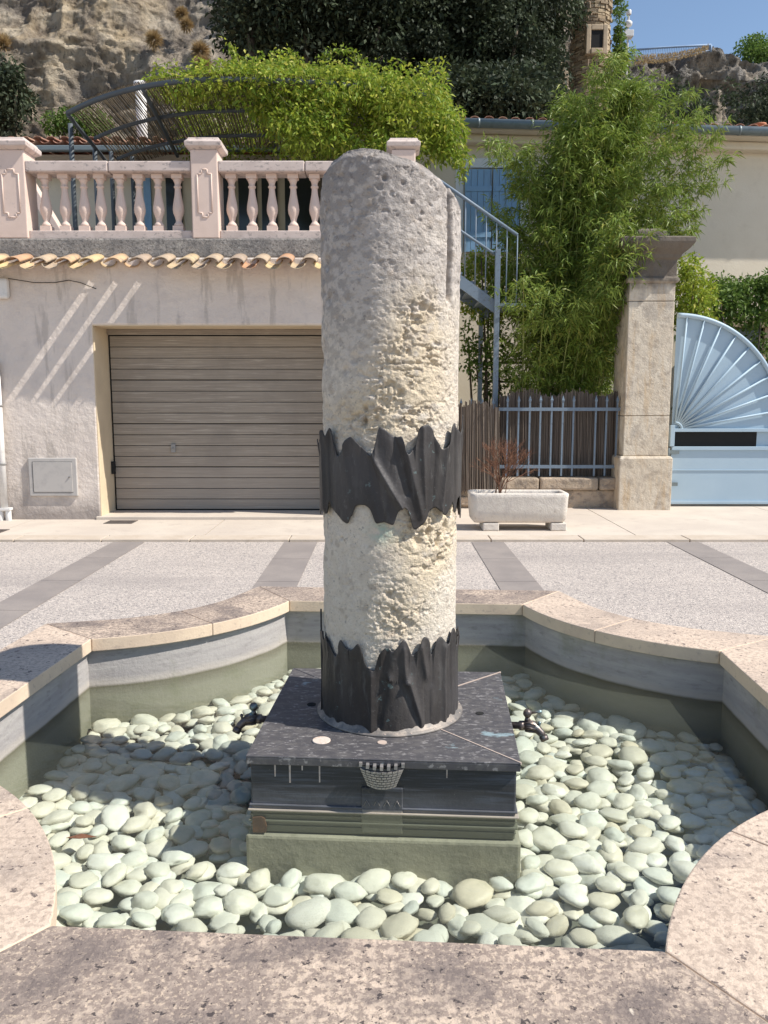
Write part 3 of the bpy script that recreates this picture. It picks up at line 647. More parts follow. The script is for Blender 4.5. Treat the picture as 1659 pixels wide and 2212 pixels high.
F1 = [(802,985,872,1115,.012,.017),(800,990,825,1120,.009,-.010),(868,960,902,1110,.014,.012),(846,940,872,1060,.012,-.012),(903,925,910,1090,.010,.009),(930,940,922,1100,.012,-.009),(957,950,945,1110,.009,.008),(975,930,978,1080,.008,-.006),(700,930,703,1095,.010,.012),(712,940,716,1080,.008,-.010),(745,960,760,1120,.02,.004)]
collar(T1, B1, [[1.30, 1.36], [1.08, 1.12]], F1, 'upper_collar', col, RC+.006, 101)
T2 = cx2([(138,190),(158,290),(180,240),(212,335),(268,440),(298,400),(308,300),(330,270),(370,340),(405,372),(450,360),(495,302),(520,335),(530,450),(572,540),(625,570),(650,560),(655,480),(682,410),(745,340),(808,395),(850,340),(905,265),(940,310),(965,400),(995,432),(1040,360),(1068,270),(1100,238),(1145,285),(1150,380),(1165,428),(1183,430),(1190,340),(1205,280),(1245,240),(1280,280),(1308,322),(1332,312),(1342,240),(1375,155),(1400,215),(1418,305)])
F2 = [(800,1460,800,1575,.010,.012),(835,1410,820,1470,.010,-.010),(830,1475,815,1560,.010,-.010),(838,1472,875,1472,.010,.010),(868,1405,872,1470,.010,.010),(866,1475,900,1560,.010,-.014),(880,1475,905,1560,.012,.012),(905,1400,918,1470,.012,.010),(918,1475,922,1570,.010,-.012),(930,1400,928,1470,.010,-.006),(955,1400,960,1560,.010,.008),(722,1440,725,1570,.014,.004),(768,1430,772,1570,.014,-.005),(972,1400,976,1560,.008,-.006)]
collar(T2, None, [[.60, .66], ZP+.004], F2, 'lower_collar', col, RC+.003, 131)
mb = MB(); mb.lathe([(RC+.026, .0005), (RC+.028, .004), (RC+.020, .008), (RC+.010, .016), (RC+.006, .026)], (CX, CY, ZP), 72)
obj('base_flange', mb, m_flange, col)
mb = MB()
for k in range(18):
    a = 2*PI*k/18+.1; mb.lathe([(.0035, 0), (.003, .002), (.001, .003)], (CX+(RC+.019)*math.cos(a), CY+(RC+.019)*math.sin(a), ZP+.007), 8)
obj('rivet', mb, m_seam, col)
x0 = CX+(RC+.012)*math.sin(R_(-80)); y0 = CY-(RC+.012)*math.cos(R_(-80)); mb = MB(); mb.tube([(x0, y0, ZP+.01), (x0+.002, y0, ZP+.14), (x0+.001, y0, .74)], .0035, 6); obj('joint_seam', mb, m_bronze, col)

# ------------------------------------------------------------------ pebbles
def pebble_shape(seed):
    r_ = np.random.default_rng(seed); nu, nv = 16, 11
    V = [(0, 0, -1)]
    for j in range(1, nv):
        ph = -PI/2+PI*j/nv
        for i in range(nu): t = 2*PI*i/nu; V.append((math.cos(ph)*math.cos(t), math.cos(ph)*math.sin(t), math.sin(ph)))
    V.append((0, 0, 1)); V = np.array(V); n = fbm(V*1.1+seed*7.7, 2, seed)
    V = V*(1+.75*(n-.5))[:, None]
    # flattish broken face on some
    if seed % 4 == 0:
        d = np.array([.8, .3, .5]); d /= np.linalg.norm(d); q = V@d; V -= np.maximum(0, q-.62)[:, None]*d*.8
    V *= np.array([1, r_.uniform(.60, .88), r_.uniform(.32, .42)])
    F = []
    for i in range(nu): F.append((0, 1+(i+1) % nu, 1+i))
    for j in range(nv-2):
        for i in range(nu): a = 1+j*nu; F.append((a+i, a+(i+1) % nu, a+nu+(i+1) % nu, a+nu+i))
    l = 1+(nv-2)*nu
    for i in range(nu): F.append((l+i, l+(i+1) % nu, len(V)-1))
    return V, F
SH = [pebble_shape(s) for s in range(1, 13)]
poly = offset(-.005)
def inside(px, py, P):
    c = False; j = len(P)-1
    for i in range(len(P)):
        if (P[i][1] > py) != (P[j][1] > py) and px < (P[j][0]-P[i][0])*(py-P[i][1])/(P[j][1]-P[i][1])+P[i][0]: c = not c
        j = i
    return c
def darts(mind, tries, seed, pad=.025):
    r_ = random.Random(seed); cell = mind; grid = {}; out = []
    P = offset(-pad+.03)
    for _ in range(tries):
        x, y = r_.uniform(-HALF, HALF), r_.uniform(-HALF, HALF)
        if abs(x) < HP+.03 and abs(y) < HP+.03: continue
        if not inside(x, y, P): continue
        gx, gy = int(math.floor(x/cell)), int(math.floor(y/cell)); ok = True
        for i in (-1, 0, 1):
            for j in (-1, 0, 1):
                for (a, b) in grid.get((gx+i, gy+j), ()):
                    if (a-x)**2+(b-y)**2 < mind*mind: ok = False
        if ok: grid.setdefault((gx, gy), []).append((x, y)); out.append((x, y))
    return out
ZB = -.085
pebs = [(x, y, ZB+random.uniform(-.004, .008), random.uniform(.040, .054)) for x, y in darts(.064, 70000, 3)]
pebs += [(x, y, ZB+.024+random.uniform(-.005, .005), random.choice((.038, .046, .052, .062))*random.uniform(.92, 1.1)) for x, y in darts(.090, 50000, 4, .045)]
pebs = [(x, y, z+.026+.034*y/HALF, s) for x, y, z, s in pebs]
def wpos(p): return L2(p[0], p[1])
pebs.sort(key=lambda p: wpos(p)[0]**2*.8+wpos(p)[1]**2-3*(p[2]-ZB))
meshes = []
for V, F in SH:
    me = bpy.data.meshes.new('pebble'); me.from_pydata([tuple(v) for v in V], [], F); me.polygons.foreach_set('use_smooth', [True]*len(F)); me.materials.append(m_pebble); meshes.append(me)
def pmat():
    return Matrix.Rotation(random.uniform(0, 2*PI), 4, 'Z') @ Matrix.Rotation(random.gauss(0, .13), 4, 'X') @ Matrix.Rotation(random.gauss(0, .11), 4, 'Y')
for i, p in enumerate(pebs[:300]):
    o = bpy.data.objects.new('pebble', meshes[random.randrange(12)]); COL.objects.link(o)
    x, y = wpos(p); o.location = (x, y, p[2]); o.rotation_euler = pmat().to_euler(); s = p[3]*random.uniform(.8, 1.22); o.scale = (s, s*random.uniform(.8, 1.1), s*random.uniform(.9, 1.25))
    tag(o, 'smooth white pebble lying under water at the near end of the basin', 'pebble', 'white pebbles covering the basin floor')
V_ = []; F4 = []; F3 = []; mb = MB()
for p in pebs[300:]:
    V, F = SH[random.randrange(12)]; x, y = wpos(p); s = p[3]*random.uniform(.9, 1.18); mt = np.array(pmat().to_3x3())
    Q = (V*s)@mt.T+np.array([x, y, p[2]]); mb.add(Q, F, True)
tag(obj('pebble_bed', mb, m_pebble_b), 'bed of smooth white pebbles under water farther back around the pedestal', 'pebbles', kind='stuff')
print('pebbles', len(pebs))
mb = MB(); lx, ly = L2(-1.05, -.37)
mb.add([(lx-.05, ly, ZB+.080), (lx, ly-.012, ZB+.084), (lx+.055, ly+.004, ZB+.082), (lx, ly+.014, ZB+.088), (lx-.05, ly, ZB+.0785), (lx, ly-.012, ZB+.0825), (lx+.055, ly+.004, ZB+.0805), (lx, ly+.014, ZB+.0865)], [(0,1,3),(1,2,3),(4,7,5),(5,7,6),(0,4,5,1),(1,5,6,2),(2,6,7,3),(3,7,4,0)])
tag(obj('fallen_leaf', mb, M('brown_leaf', (.22,.07,.035), .8)), 'small reddish brown dead leaf on a pebble at the left', 'leaf')

# ------------------------------------------------------------------ garage building
YF = 10.1
XL = -9.5; XE = WX(902, 900, YF)
xo0 = WX(207, 880, YF); xo1 = WX(752, 880, YF); zlint = WZ(702, YF); ztw = WZ(577, YF)
gb = thing('garage_building', (XL/2, YF, 0), 'pale plastered building with a garage opening and a balustraded terrace roof', 'building')
mb = MB(); zt_ = WZ(556, YF)
poly_ = [(XL, -.1), (xo0, -.1), (xo0, zlint), (xo1, zlint), (xo1, -.1), (XE, -.1), (XE, zt_), (XL, zt_)]
mb.prism(poly_, YF, YF+.3, fn=lambda p, y: (p[0], y, p[1]))
obj('wall', mb, m_plaster, gb, bevel=.02)
mb = MB(); mb.box(XE-.3, XE, YF+.302, 15.2, -.1, zt_); mb.box(xo0-.3, xo0-.003, YF+.302, YF+.9, -.1, zlint+.3); mb.box(xo1+.003, xo1+.3, YF+.302, YF+.9, -.1, zlint+.3)
obj('side_wall', mb, m_house, gb)
mb = MB(); mb.box(xo0-.004, xo0+.006, YF+.01, YF+.56, 0, zlint); mb.box(xo1-.006, xo1+.004, YF+.01, YF+.56, 0, zlint); mb.box(xo0+.007, xo1-.007, YF+.01, YF+.56, zlint-.008, zlint+.004)
obj('door_reveal', mb, m_reveal, gb)
mb = MB(); mb.box(xo0-.05, xo1+.05, YF-.04, YF+.6, .0, .065); obj('door_sill', mb, m_side, gb, bevel=.01)
# concrete edge of the terrace and its slab
zc0, zc1 = WZ(560, YF), WZ(514, YF+.02)
mb = MB(); mb.box(XL, XE, YF+.03, YF+.5, zt_+.001, zc1); obj('terrace_edge', mb, m_concrete, gb, bevel=.02)
mb = MB(); mb.box(XL, XE-.01, YF+.502, 17, zc1-.25, zc1-.08); obj('terrace_floor', mb, m_concrete, gb)
# garage door
YD = YF+.53
gd = bpy.data.objects.new('garage_door', None); COL.objects.link(gd); gd.parent = gb
zd0 = .075; zd1 = WZ(722, YD)-.02; nb = 16; hb = (zd1-zd0)/nb
for s in range(4):
    mb = MB()
    for b in range(4):
        z0 = zd0+(s*4+b)*hb+(.009 if b == 0 else .004); z1 = zd0+(s*4+b+1)*hb-.003
        mb.box(xo0+.03, xo1-.03, YD+random.uniform(-.002, .002), YD+.03, z0, z1)
    obj('door_panel', mb, m_garage, gd, bevel=.004)
mb = MB(); mb.box(xo0+.01, xo1-.01, YD+.02, YD+.05, .066, zlint); obj('door_frame', mb, m_dark, gd)
mb = MB(); mb.box(xo0+.008, xo1-.008, YD-.03, YD+.019, zd1+.012, zlint-.01); obj('door_header', mb, m_garage, gd, bevel=.006)
xh, zh = W(375, 968, YD); mb = MB(); mb.box(xh-.028, xh+.028, YD-.03, YD-.004, zh-.055, zh+.055); mb.lathe([(.012, 0), (.012, .02)], (xh, YD-.045, zh-.01), 10); obj('door_handle', mb, m_grey_metal, gd, bevel=.008)
xh, zh = W(241, 1010, YD-.05); mb = MB(); mb.box(xo0+.012, xo0+.05, YD-.10, YD-.035, zh-.08, zh+.08); obj('door_bracket', mb, m_dark, gd, bevel=.004)
# canal tile eave
def half_tile(mb, x, y0, y1, z0, z1, r, up, th=.014, n=9, tilt=0):
    prof = []
    for k in range(n+1):
        a = PI*k/n; prof.append((math.cos(a), math.sin(a) if up else -math.sin(a)))
    V = []
    for (yy, zz, rr) in ((y0, z0, r), (y1, z1, r*.88)):
        for c, s in prof: V.append((x+c*rr+(tilt if yy == y0 else 0), yy, zz+s*rr*.62))
        for c, s in prof: V.append((x+c*(rr-th)+(tilt if yy == y0 else 0), yy, zz+s*(rr-th)*.62))
    m = n+1; F = []
    for k in range(n):
        F += [(k, k+1, 2*m+k+1, 2*m+k), (m+k, 3*m+k, 3*m+k+1, m+k+1), (k, m+k, m+k+1, k+1), (2*m+k, 2*m+k+1, 3*m+k+1, 3*m+k)]
    F += [(0, 2*m, 3*m, m), (n, m+n, 3*m+n, 2*m+n)]
    mb.add(V, F, True)
mb = MB(); per = .281; x = WX(30, 565, 9.78)-per*20; zf = WZ(571, 9.78); r_ = random.Random(5); i = 0
short = [x+per/2+per*k for k in (23, 24, 25)]
while x < XE-.05:
    sh = False; y0 = 9.74+r_.uniform(-.02, .02)
    half_tile(mb, x, y0, 10.16, zf+.012+r_.uniform(-.008, .008)+(.06 if sh else 0), zf+.135, .098+r_.uniform(-.004, .006), True, tilt=r_.uniform(-.012, .012))
    sh = any(abs(x+per/2-s) < .05 for s in short); y0 = 10.06 if sh else 9.76+r_.uniform(-.015, .015)
    half_tile(mb, x+per/2, y0, 10.16, zf+.005+(.06 if sh else 0), zf+.115, .100, False, tilt=r_.uniform(-.012, .012)); x += per
obj('eave_tiles', mb, m_tile, gb)
# balustrade
bal = thing('balustrade', (-2, YF+.2, zc1), 'pale pink stone balustrade with square posts along the terrace above the garage', 'balustrade')
YB = YF+.06
zb0, zb1 = zc1, WZ(497, YB); zr0, zr1 = WZ(371, YB), WZ(347, YB)
posts = [(-6, 57), (414, 472), (846, 897)]; pz = WZ(324, YB); pc = WZ(298, YB)
px_ = [(WX(a, 420, YB), WX(b, 420, YB)) for a, b in posts]
px_ = [(px_[0][0]-2.5, px_[0][1]-2.5)]+px_
for i, (a, b) in enumerate(px_):
    p = MB(); p.box(a, b, YB-.02, YB+.32, zb0+.001, pz); po = obj('post', p, m_pinkstone, bal, bevel=.012)
    c = MB(); m_ = (a+b)/2; hw = (b-a)/2; cz = pc-pz
    c.lathe([(1.0*(hw+.0)*1.4142, 0), (1.0*(hw+.055)*1.4142, cz*.25), (1.0*(hw+.06)*1.4142, cz*.62), (1.0*(hw+.03)*1.4142, cz*.82), (1.0*(hw+.02)*1.4142, cz)], (m_, YB+.15, pz), 4, False, PI/4)
    obj('post_cap', c, m_rail, po, bevel=.008)
    q = MB(); zz0, zz1 = zb0+.24, pz-.22; wx = hw-.075
    o_ = [(-wx, zz0+.05), (-wx+.05, zz0+.05), (-wx+.05, zz0), (wx-.05, zz0), (wx-.05, zz0+.05), (wx, zz0+.05), (wx, zz1-.05), (wx-.05, zz1-.05), (wx-.05, zz1), (-wx+.05, zz1), (-wx+.05, zz1-.05), (-wx, zz1-.05)]
    for k in range(12):
        u, v = o_[k], o_[(k+1) % 12]; q.tube([(m_+u[0], YB-.021, u[1]), (m_+v[0], YB-.021, v[1])], .008, 6)
    obj('raised_panel_border', q, m_pinkstone, po)
def baluster_mb(x):
    h = zr0-zb1; y = YB+.14; m = MB()
    m.box(x-.062, x+.062, y-.062, y+.062, zb1+.001, zb1+h*.10)
    m.lathe([(.056, .10*h), (.058, .125*h), (.050, .15*h), (.036, .175*h), (.034, .20*h), (.044, .26*h), (.062, .33*h), (.068, .39*h), (.064, .46*h), (.052, .56*h), (.040, .66*h), (.035, .74*h), (.035, .765*h), (.046, .775*h), (.046, .80*h), (.036, .81*h), (.036, .845*h), (.048, .89*h), (.060, .92*h)], (x, y, zb1), 18)
    m.box(x-.062, x+.062, y-.062, y+.062, zb1+h*.92, zb1+h-.001)
    return m
bx = [99, 141, 182.5, 218, 261, 301.5, 342.5, 385, 501, 545, 588, 634, 680, 724, 768, 812]
base_x = WX(bx[0], 434, YB+.14)
b0 = obj('baluster', baluster_mb(base_x), m_pinkstone, bal)
for q in bx[1:]:
    c = b0.copy(); COL.objects.link(c); c.parent = bal; c.location = (WX(q, 434, YB+.14)-base_x, 0, 0)
for k in range(8):
    c = b0.copy(); COL.objects.link(c); c.parent = bal; c.location = (-.62-k*.24, 0, 0)
for (a, b) in zip(px_, px_[1:]):
    mid = (a[1]+b[0])/2 
    m = MB(); m.box(a[1]+.001, b[0]-.001, YB+.02, YB+.27, zb0+.001, zb1); obj('base_rail', m, m_rail, bal, bevel=.01)
    m = MB(); m.box(a[1]+.001, mid-.003, YB-.01, YB+.30, zr0, zr1); m.box(mid+.003, b[0]-.001, YB-.01, YB+.30, zr0+.003, zr1-.003); obj('handrail', m, m_rail, bal, bevel=.014)
# things on the facade
x0, z1 = W(62, 989, YF); x1, z0 = W(170, 1071, YF)
mbx = thing('utility_box', ((x0+x1)/2, YF, z0), 'square pale grey utility box set low in the wall left of the garage', 'utility box')
m = MB(); m.box(x0, x1, YF-.03, YF+.02, z0, z1); obj('frame', m, m_offwhite, mbx, bevel=.008)
m = MB(); m.box(x0+.055, x1-.055, YF-.036, YF-.029, z0+.05, z1-.05); dd = obj('door', m, m_offwhite, mbx, bevel=.003)
m = MB(); m.lathe([(.012, 0), (.010, .004)], (x1-.09, YF-.040, (z0+z1)/2), 10); m.box(x0+.05, x1-.05, YF-.0315, YF-.0305, z0+.045, z0+.051); m.box(x0+.05, x1-.05, YF-.0315, YF-.0305, z1-.051, z1-.045); m.box(x0+.049, x0+.0545, YF-.0315, YF-.0305, z0+.045, z1-.045); obj('lock', m, m_dark, mbx)
x0, z1 = W(-30, 601, YF-.05); x1, z0 = W(20, 645, YF-.05)
m = MB(); m.box(x0, x1, YF-.09, YF-.001, z0, z1); tag(obj('junction_box', m, m_white, bevel=.03, origin=((x0+x1)/2, YF, z0)), 'white electrical junction box high at the left edge of the facade', 'junction box')
pts = [W(20, 602, YF), W(75, 611, YF), W(120, 611, YF), W(150, 606, YF), W(175, 611, YF), W(208, 624, YF)]
m = MB(); m.tube([(a, YF-.025 if i < 5 else YF-.002, b) for i, (a, b) in enumerate(pts)], .005, 6); tag(obj('cable', m, m_cable, origin=(pts[0][0], YF, pts[0][1])), 'thin dark cable drooping along the wall from the junction box', 'cable')
xp, zp = W(12, 1130, YF-.07); dp = thing('downpipe', (xp, YF-.07, 0), 'white plastic downpipe on the wall at the left edge', 'downpipe')
m = MB(); zt2 = WZ(780, YF-.07); m.tube([(xp-.002, YF-.07, .14), (xp, YF-.07, zt2)], .044, 16); obj('pipe', m, m_white, dp)
m = MB(); m.tube([(xp-.05, YF-.075, .0), (xp-.05, YF-.075, .17)], .035, 12); m.tube([(xp+.045, YF-.075, .0), (xp+.045, YF-.075, .17)], .035, 12); m.box(xp-.09, xp+.085, YF-.12, YF-.03, .15, .18); obj('foot', m, m_white, dp, bevel=.003)
m = MB()
for z in (.7, 1.4): m.lathe([(.050, 0), (.050, .03)], (xp, YF-.07, z), 16)
obj('clip', m, m_grey_metal, dp)
for (a, b, c_, d, lb) in ((235, 1131, 300, 1142, 'small iron drain cover in front of the garage edge'), (-25, 1148, 20, 1157, 'iron drain cover at the left edge of the sidewalk')):
    ya = 9.9 if b < 1140 else 9.2; X0 = WX(a, b, ya); X1 = WX(c_, b, ya)-.05
    dc = thing('drain_cover', ((X0+X1)/2, ya, .024), lb, 'drain cover')
    m = MB()
    for k in range(7): m.box(X0, X1, ya-.15+k*.036, ya-.13+k*.036, .0245, .031)
    m.box(X0-.012, X0, ya-.16, ya+.1, .0245, .030); m.box(X1, X1+.012, ya-.16, ya+.1, .0245, .030); obj('grating', m, m_iron, dc)
    m = MB(); m.box(X0, X1, ya-.155, ya+.095, .0243, .0262); obj('pit', m, m_dark, dc)

# ------------------------------------------------------------------ terrace house and pergola
YH = 16.5
hs = thing('terrace_house', (-5, YH, zc1), 'low beige house behind the terrace with a red tiled roof', 'house')
m = MB(); zr_ = WZ(335, YH)+.3; m.box(-14, -.6, YH, YH+3, zc1-.3, WZ(306, YH-.6)-.06); obj('wall', m, m_house, hs)
def tiled_roof(name, x0, x1, yE, zE, depth, rise, parent, mat, per=.24):
    mb = MB(); x = x0; r_ = random.Random(9)
    while x < x1:
        half_tile(mb, x, yE+r_.uniform(-.02, .02), yE+depth, zE+.02, zE+rise, per*.36, True, n=6, tilt=r_.uniform(-.01, .01)); half_tile(mb, x+per/2, yE, yE+depth, zE, zE+rise-.02, per*.36, False, n=6); x += per
    return obj(name, mb, mat, parent)
tiled_roof('roof', -14, -.6, YH-.6, WZ(303, YH-.6), 3.5, .42, hs, m_tile_red)
m = MB(); zz = WZ(306, YH-.6)-.10; m.box(-14, -.6, YH-.62, YH-.5, zz-.06, zz+.04); obj('gutter', m, m_zinc, hs, bevel=.02)
tiled_roof('eave_corbel', -14, -.6, YH-.35, zz-.32, .4, .05, hs, m_house, .3)
for (xa, xb, mt, nm) in ((312, 328, m_shutter, 'shutter'), (360, 395, m_glass, 'door'), (470, 508, m_glass, 'door'), (516, 556, m_glass, 'door'), (566, 600, m_glass, 'door'), (616, 690, m_glass, 'door')):  # some dark doors are added or widened to stand in for canopy shade
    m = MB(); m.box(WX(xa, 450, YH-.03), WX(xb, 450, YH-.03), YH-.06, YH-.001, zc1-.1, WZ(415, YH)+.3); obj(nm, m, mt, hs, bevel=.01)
# garden stair parapet seen through the left bay
m = MB(); 
P = [W(70, 395, 12.5), W(75, 420, 12.5), W(165, 512, 12.5), W(175, 480, 12.5), W(100, 405, 12.5)]
P = [(WX(66, 380, 12.5), WZ(388, 12.5)), (WX(66, 380, 12.5), WZ(428, 12.5)), (WX(150, 500, 12.5), zc1-.08), (WX(185, 500, 12.5), zc1-.08)]
m.prism(P, 12.5, 12.7, fn=lambda p, y: (p[0], y, p[1])); tag(obj('stair_parapet', m, m_pinkstone, origin=(P[2][0], 12.5, zc1), bevel=.01), 'sloping pink stair parapet seen behind the leftmost balusters', 'parapet')
# pergola canopy: rounded end, reeds on an iron frame
pg = thing('pergola', (-2.2, 14, zc1), 'dark iron pergola with a rounded end and a see-through reed canopy on the terrace', 'pergola')
ZC = 5.85
def yfront(X): return 12.1+((X+2.2)/2.65)**2*1.35 if X < -2.2 else 12.1+((X+2.2)/3.4)**2*.9
XLp = -4.86
def parc(x0, x1, back, dz=0, n=40): return [(x, yfront(x)+back, ZC+dz) for x in np.linspace(x0, x1, n)]
for bk, rd in ((0, .038), (1.2, .03), (2.4, .03)):
    m = MB(); m.tube(parc(XLp, .6, bk, -.015 if bk else 0), rd, 8); obj('arc_rail', m, m_pergola, pg)
for X in (XLp, -3.4, -1.6, .5):
    m = MB(); m.tube([(X, yfront(X), ZC-.03), (X-.1, yfront(X)+1.2, ZC-.05), (X-.3, yfront(X)+3.2, ZC-.05)], .032, 8); obj('rafter', m, m_pergola, pg)
m = MB(); x = XLp+.04; r_ = random.Random(3)
while x < .6:
    bow = r_.uniform(-.02, .02); yf = yfront(x)
    m.tube([(x, yf-.05+r_.uniform(-.02, .02), ZC+.05), (x+bow-.03, yf+1.2, ZC+.04+r_.uniform(0, .02)), (x+bow-.1, yf+2.2, ZC+.05), (x+r_.uniform(-.03, .03)-.2, yf+3.3, ZC+.05)], .009, 4, False)
    x += r_.uniform(.020, .036)
obj('reed_canopy', m, m_reed2, pg)
for (xx, yy, s) in ((155, 13.9, 0), (205, 15.1, 1), (240, 15.4, 1), (285, 15.7, 1), (760, 15.7, 1)):
    X = WX(xx, 330, yy); m = MB(); m.tube([(X, yy, zc1-.08), (X, yy, ZC-.02)], .04, 8); obj('post', m, m_pergola, pg)
# white flue behind
xx, zz = W(303, 178, 18); m = MB(); m.tube([(xx, 18, zr_-.2), (xx, 18, zz-.06)], .11, 14); m.tube([(xx, 18, zz-.10), (xx, 18, zz)], .135, 14); tag(obj('flue_pipe', m, m_white, origin=(xx, 18, zr_)), 'white flue pipe rising behind the pergola', 'flue')

# ------------------------------------------------------------------ foliage
def leaf_mesh(P, length, width, dirs, name, mat, parent, droop=0.0, fold=.25, seed=1):
    """one diamond leaf per point, four vertices with a bent midrib"""
    r_ = np.random.default_rng(seed); n = len(P)
    D = dirs/np.linalg.norm(dirs, axis=1)[:, None]
    up = r_.normal(size=(n, 3)); up[:, 2] += 1.2; side = np.cross(D, up); side /= np.linalg.norm(side, axis=1)[:, None]; nrm = np.cross(side, D)
    Ls = (length*r_.uniform(.6, 1.25, n))[:, None]; Ws = (width*r_.uniform(.7, 1.25, n))[:, None]
    b = P; t = P+D*Ls+np.array([0, 0, -1.])*Ls*droop; mid = P+D*Ls*.42+nrm*Ws*fold
    l = mid+side*Ws*.5-nrm*Ws*fold; r = mid-side*Ws*.5-nrm*Ws*fold
    V = np.stack([b, l, t, r], 1).reshape(-1, 3); i = np.arange(n)*4
    F = np.stack([i, i+1, i+2, i+3], -1)
    return npobj(name, V, F, mat, parent, False)
def poly_sample(poly, n, r_, ymin=0, clump=None):
    """random (x, y) inside an outline"""
    xs = [p[0] for p in poly]; ys = [p[1] for p in poly]; out = []
    while len(out) < n:
        x, y = r_.uniform(min(xs), max(xs)), r_.uniform(min(ys), max(ys))
        if inside(x, y, poly): out.append((x, y))
    return np.array(out)
def to_world(q, Y): 
    a = (q[:, 0]-829.5)/FPX; b = (q[:, 1]-1106)/FPX; t = Y/(math.cos(TH)-b*math.sin(TH))
    return np.stack([a*t, Y, EYE+t*(-math.sin(TH)-b*math.cos(TH))], -1)
def clumpy(poly, Yc, Yh, nclump, per, rad, r_, squash=.8, leafout=.6):
    """clumps of leaves filling a crown: centres in the outline, each clump a ball of leaves pointing outwards"""
    c2 = poly_sample(poly, nclump, r_); Y = Yc+r_.uniform(-Yh, Yh, nclump); C = to_world(c2, Y)
    R = rad*r_.uniform(.55, 1.25, nclump)
    d = r_.normal(size=(nclump, per, 3)); d /= np.linalg.norm(d, axis=2)[:, :, None]
    rr = r_.uniform(.35, 1, (nclump, per, 1))**.5
    P = C[:, None, :]+d*rr*R[:, None, None]*np.array([1, 1, squash])
    dirs = d*leafout+r_.normal(size=d.shape)*.5+np.array([0, 0, -.15])
    return P.reshape(-1, 3), dirs.reshape(-1, 3), C
# --- vine on the pergola
r_ = np.random.default_rng(21)
vine = thing('climbing_vine', (-1.2, 13.6, zc1), 'bright yellow green climbing vine heaped over the pergola and trailing to the right', 'climbing plant')
VP = [(345,186),(390,166),(440,162),(500,158),(545,136),(600,122),(628,118),(655,140),(690,155),(730,148),(780,162),(830,172),(880,172),(935,192),(970,225),(985,262),(990,300),(975,330),(930,345),(880,335),(840,345),(760,342),(700,340),(640,330),(600,300),(575,262),(548,228),(500,206),(440,202),(380,200)]
P1, D1, C1 = clumpy(VP, 12.75, .8, 400, 46, .22, r_, .8)
P2, D2, C2 = clumpy([(920,240),(985,255),(1000,330),(1003,392),(985,350),(960,330),(925,300)], 12.6, .4, 40, 40, .13, r_)
P3, D3, C3 = clumpy([(330,180),(600,150),(960,205),(960,235),(600,195),(330,200)], 14.0, 1.4, 240, 36, .2, r_)
n4 = 9000; x4 = r_.uniform(-3.3, .9, n4); P4 = np.stack([x4, 12.3+((x4+2.2)/2.65)**2*.6*(x4 < -2.2)+r_.uniform(0, 3.2, n4), 5.93+r_.uniform(0, .3, n4)], -1)
n5 = 7000; P5 = np.stack([r_.uniform(-3.7, .9, n5), r_.uniform(15.3, 16.2, n5), r_.uniform(5.85, 6.9, n5)], -1)
n6 = 900; x6 = r_.uniform(-2.6, .95, n6); P6 = np.stack([x6, 12.1+((x6+2.2)/3.4)**2*.9-r_.uniform(.0, .22, n6), 5.85+r_.uniform(-.16, .22, n6)-.1*r_.random(n6)*(x6+2.6)], -1); P5 = np.concatenate([P5, P6]); n5 += n6; P4 = np.concatenate([P4, P5]); n4 += n5
P1 = np.concatenate([P1, P4]); D1 = np.concatenate([D1, r_.normal(size=(n4, 3))*np.array([1, 1, .4])])
leaf_mesh(np.concatenate([P1, P2, P3]), .085, .036, np.concatenate([D1, D2, D3]), 'foliage', m_vine, vine, .3, seed=3)
def shoot(pts, Y, nl, nm, parent, mat, ln=.07):
    w_ = [W(a, b, Y) for a, b in pts]; P = np.array([(x, Y, z) for x, z in w_]); t = np.linspace(0, len(P)-1, 30)
    Q = np.stack([np.interp(t, range(len(P)), P[:, k]) for k in range(3)], -1); m = MB(); m.tube([tuple(q) for q in Q], .006, 5); obj(nm, m, m_culm, parent)
    r2 = np.random.default_rng(int(pts[0][0])); u = r2.uniform(0, len(P)-1, nl); L_ = np.stack([np.interp(u, range(len(P)), P[:, k]) for k in range(3)], -1)+r2.normal(size=(nl, 3))*.035
    leaf_mesh(L_, ln, ln*.45, r2.normal(size=(nl, 3))+np.array([0, 0, -.3]), 'shoot_leaves', mat, parent, .3, seed=5)
shoot([(520,150),(512,125),(502,105),(497,90)], 13.2, 90, 'shoot', vine, m_vine)
shoot([(545,150),(520,138),(498,140),(485,148)], 13.2, 60, 'shoot', vine, m_vine)
shoot([(620,150),(628,128),(638,118)], 13.0, 130, 'shoot', vine, m_vine)
shoot([(690,150),(700,120),(730,105),(760,110),(785,135),(792,165)], 13.4, 240, 'shoot', vine, m_vine)
shoot([(960,260),(980,310),(992,350),(1000,392)], 12.3, 200, 'shoot', vine, m_vine)
shoot([(600,200),(620,225),(645,240),(665,250)], 12.1, 40, 'shoot', vine, m_vine)
for k, (a, b) in enumerate([(700, 740), (820, 800)]):
    X = WX(a, 420, 15.4); m = MB(); m.tube([(X, 15.4, zc1-.1), (X+.1, 15.3, 4.4), (X-.05, 15.0, 5.2), (X+.2, 14.6, ZC)], [.07, .06, .05, .04], 8); obj('stem', m, m_bark, vine)

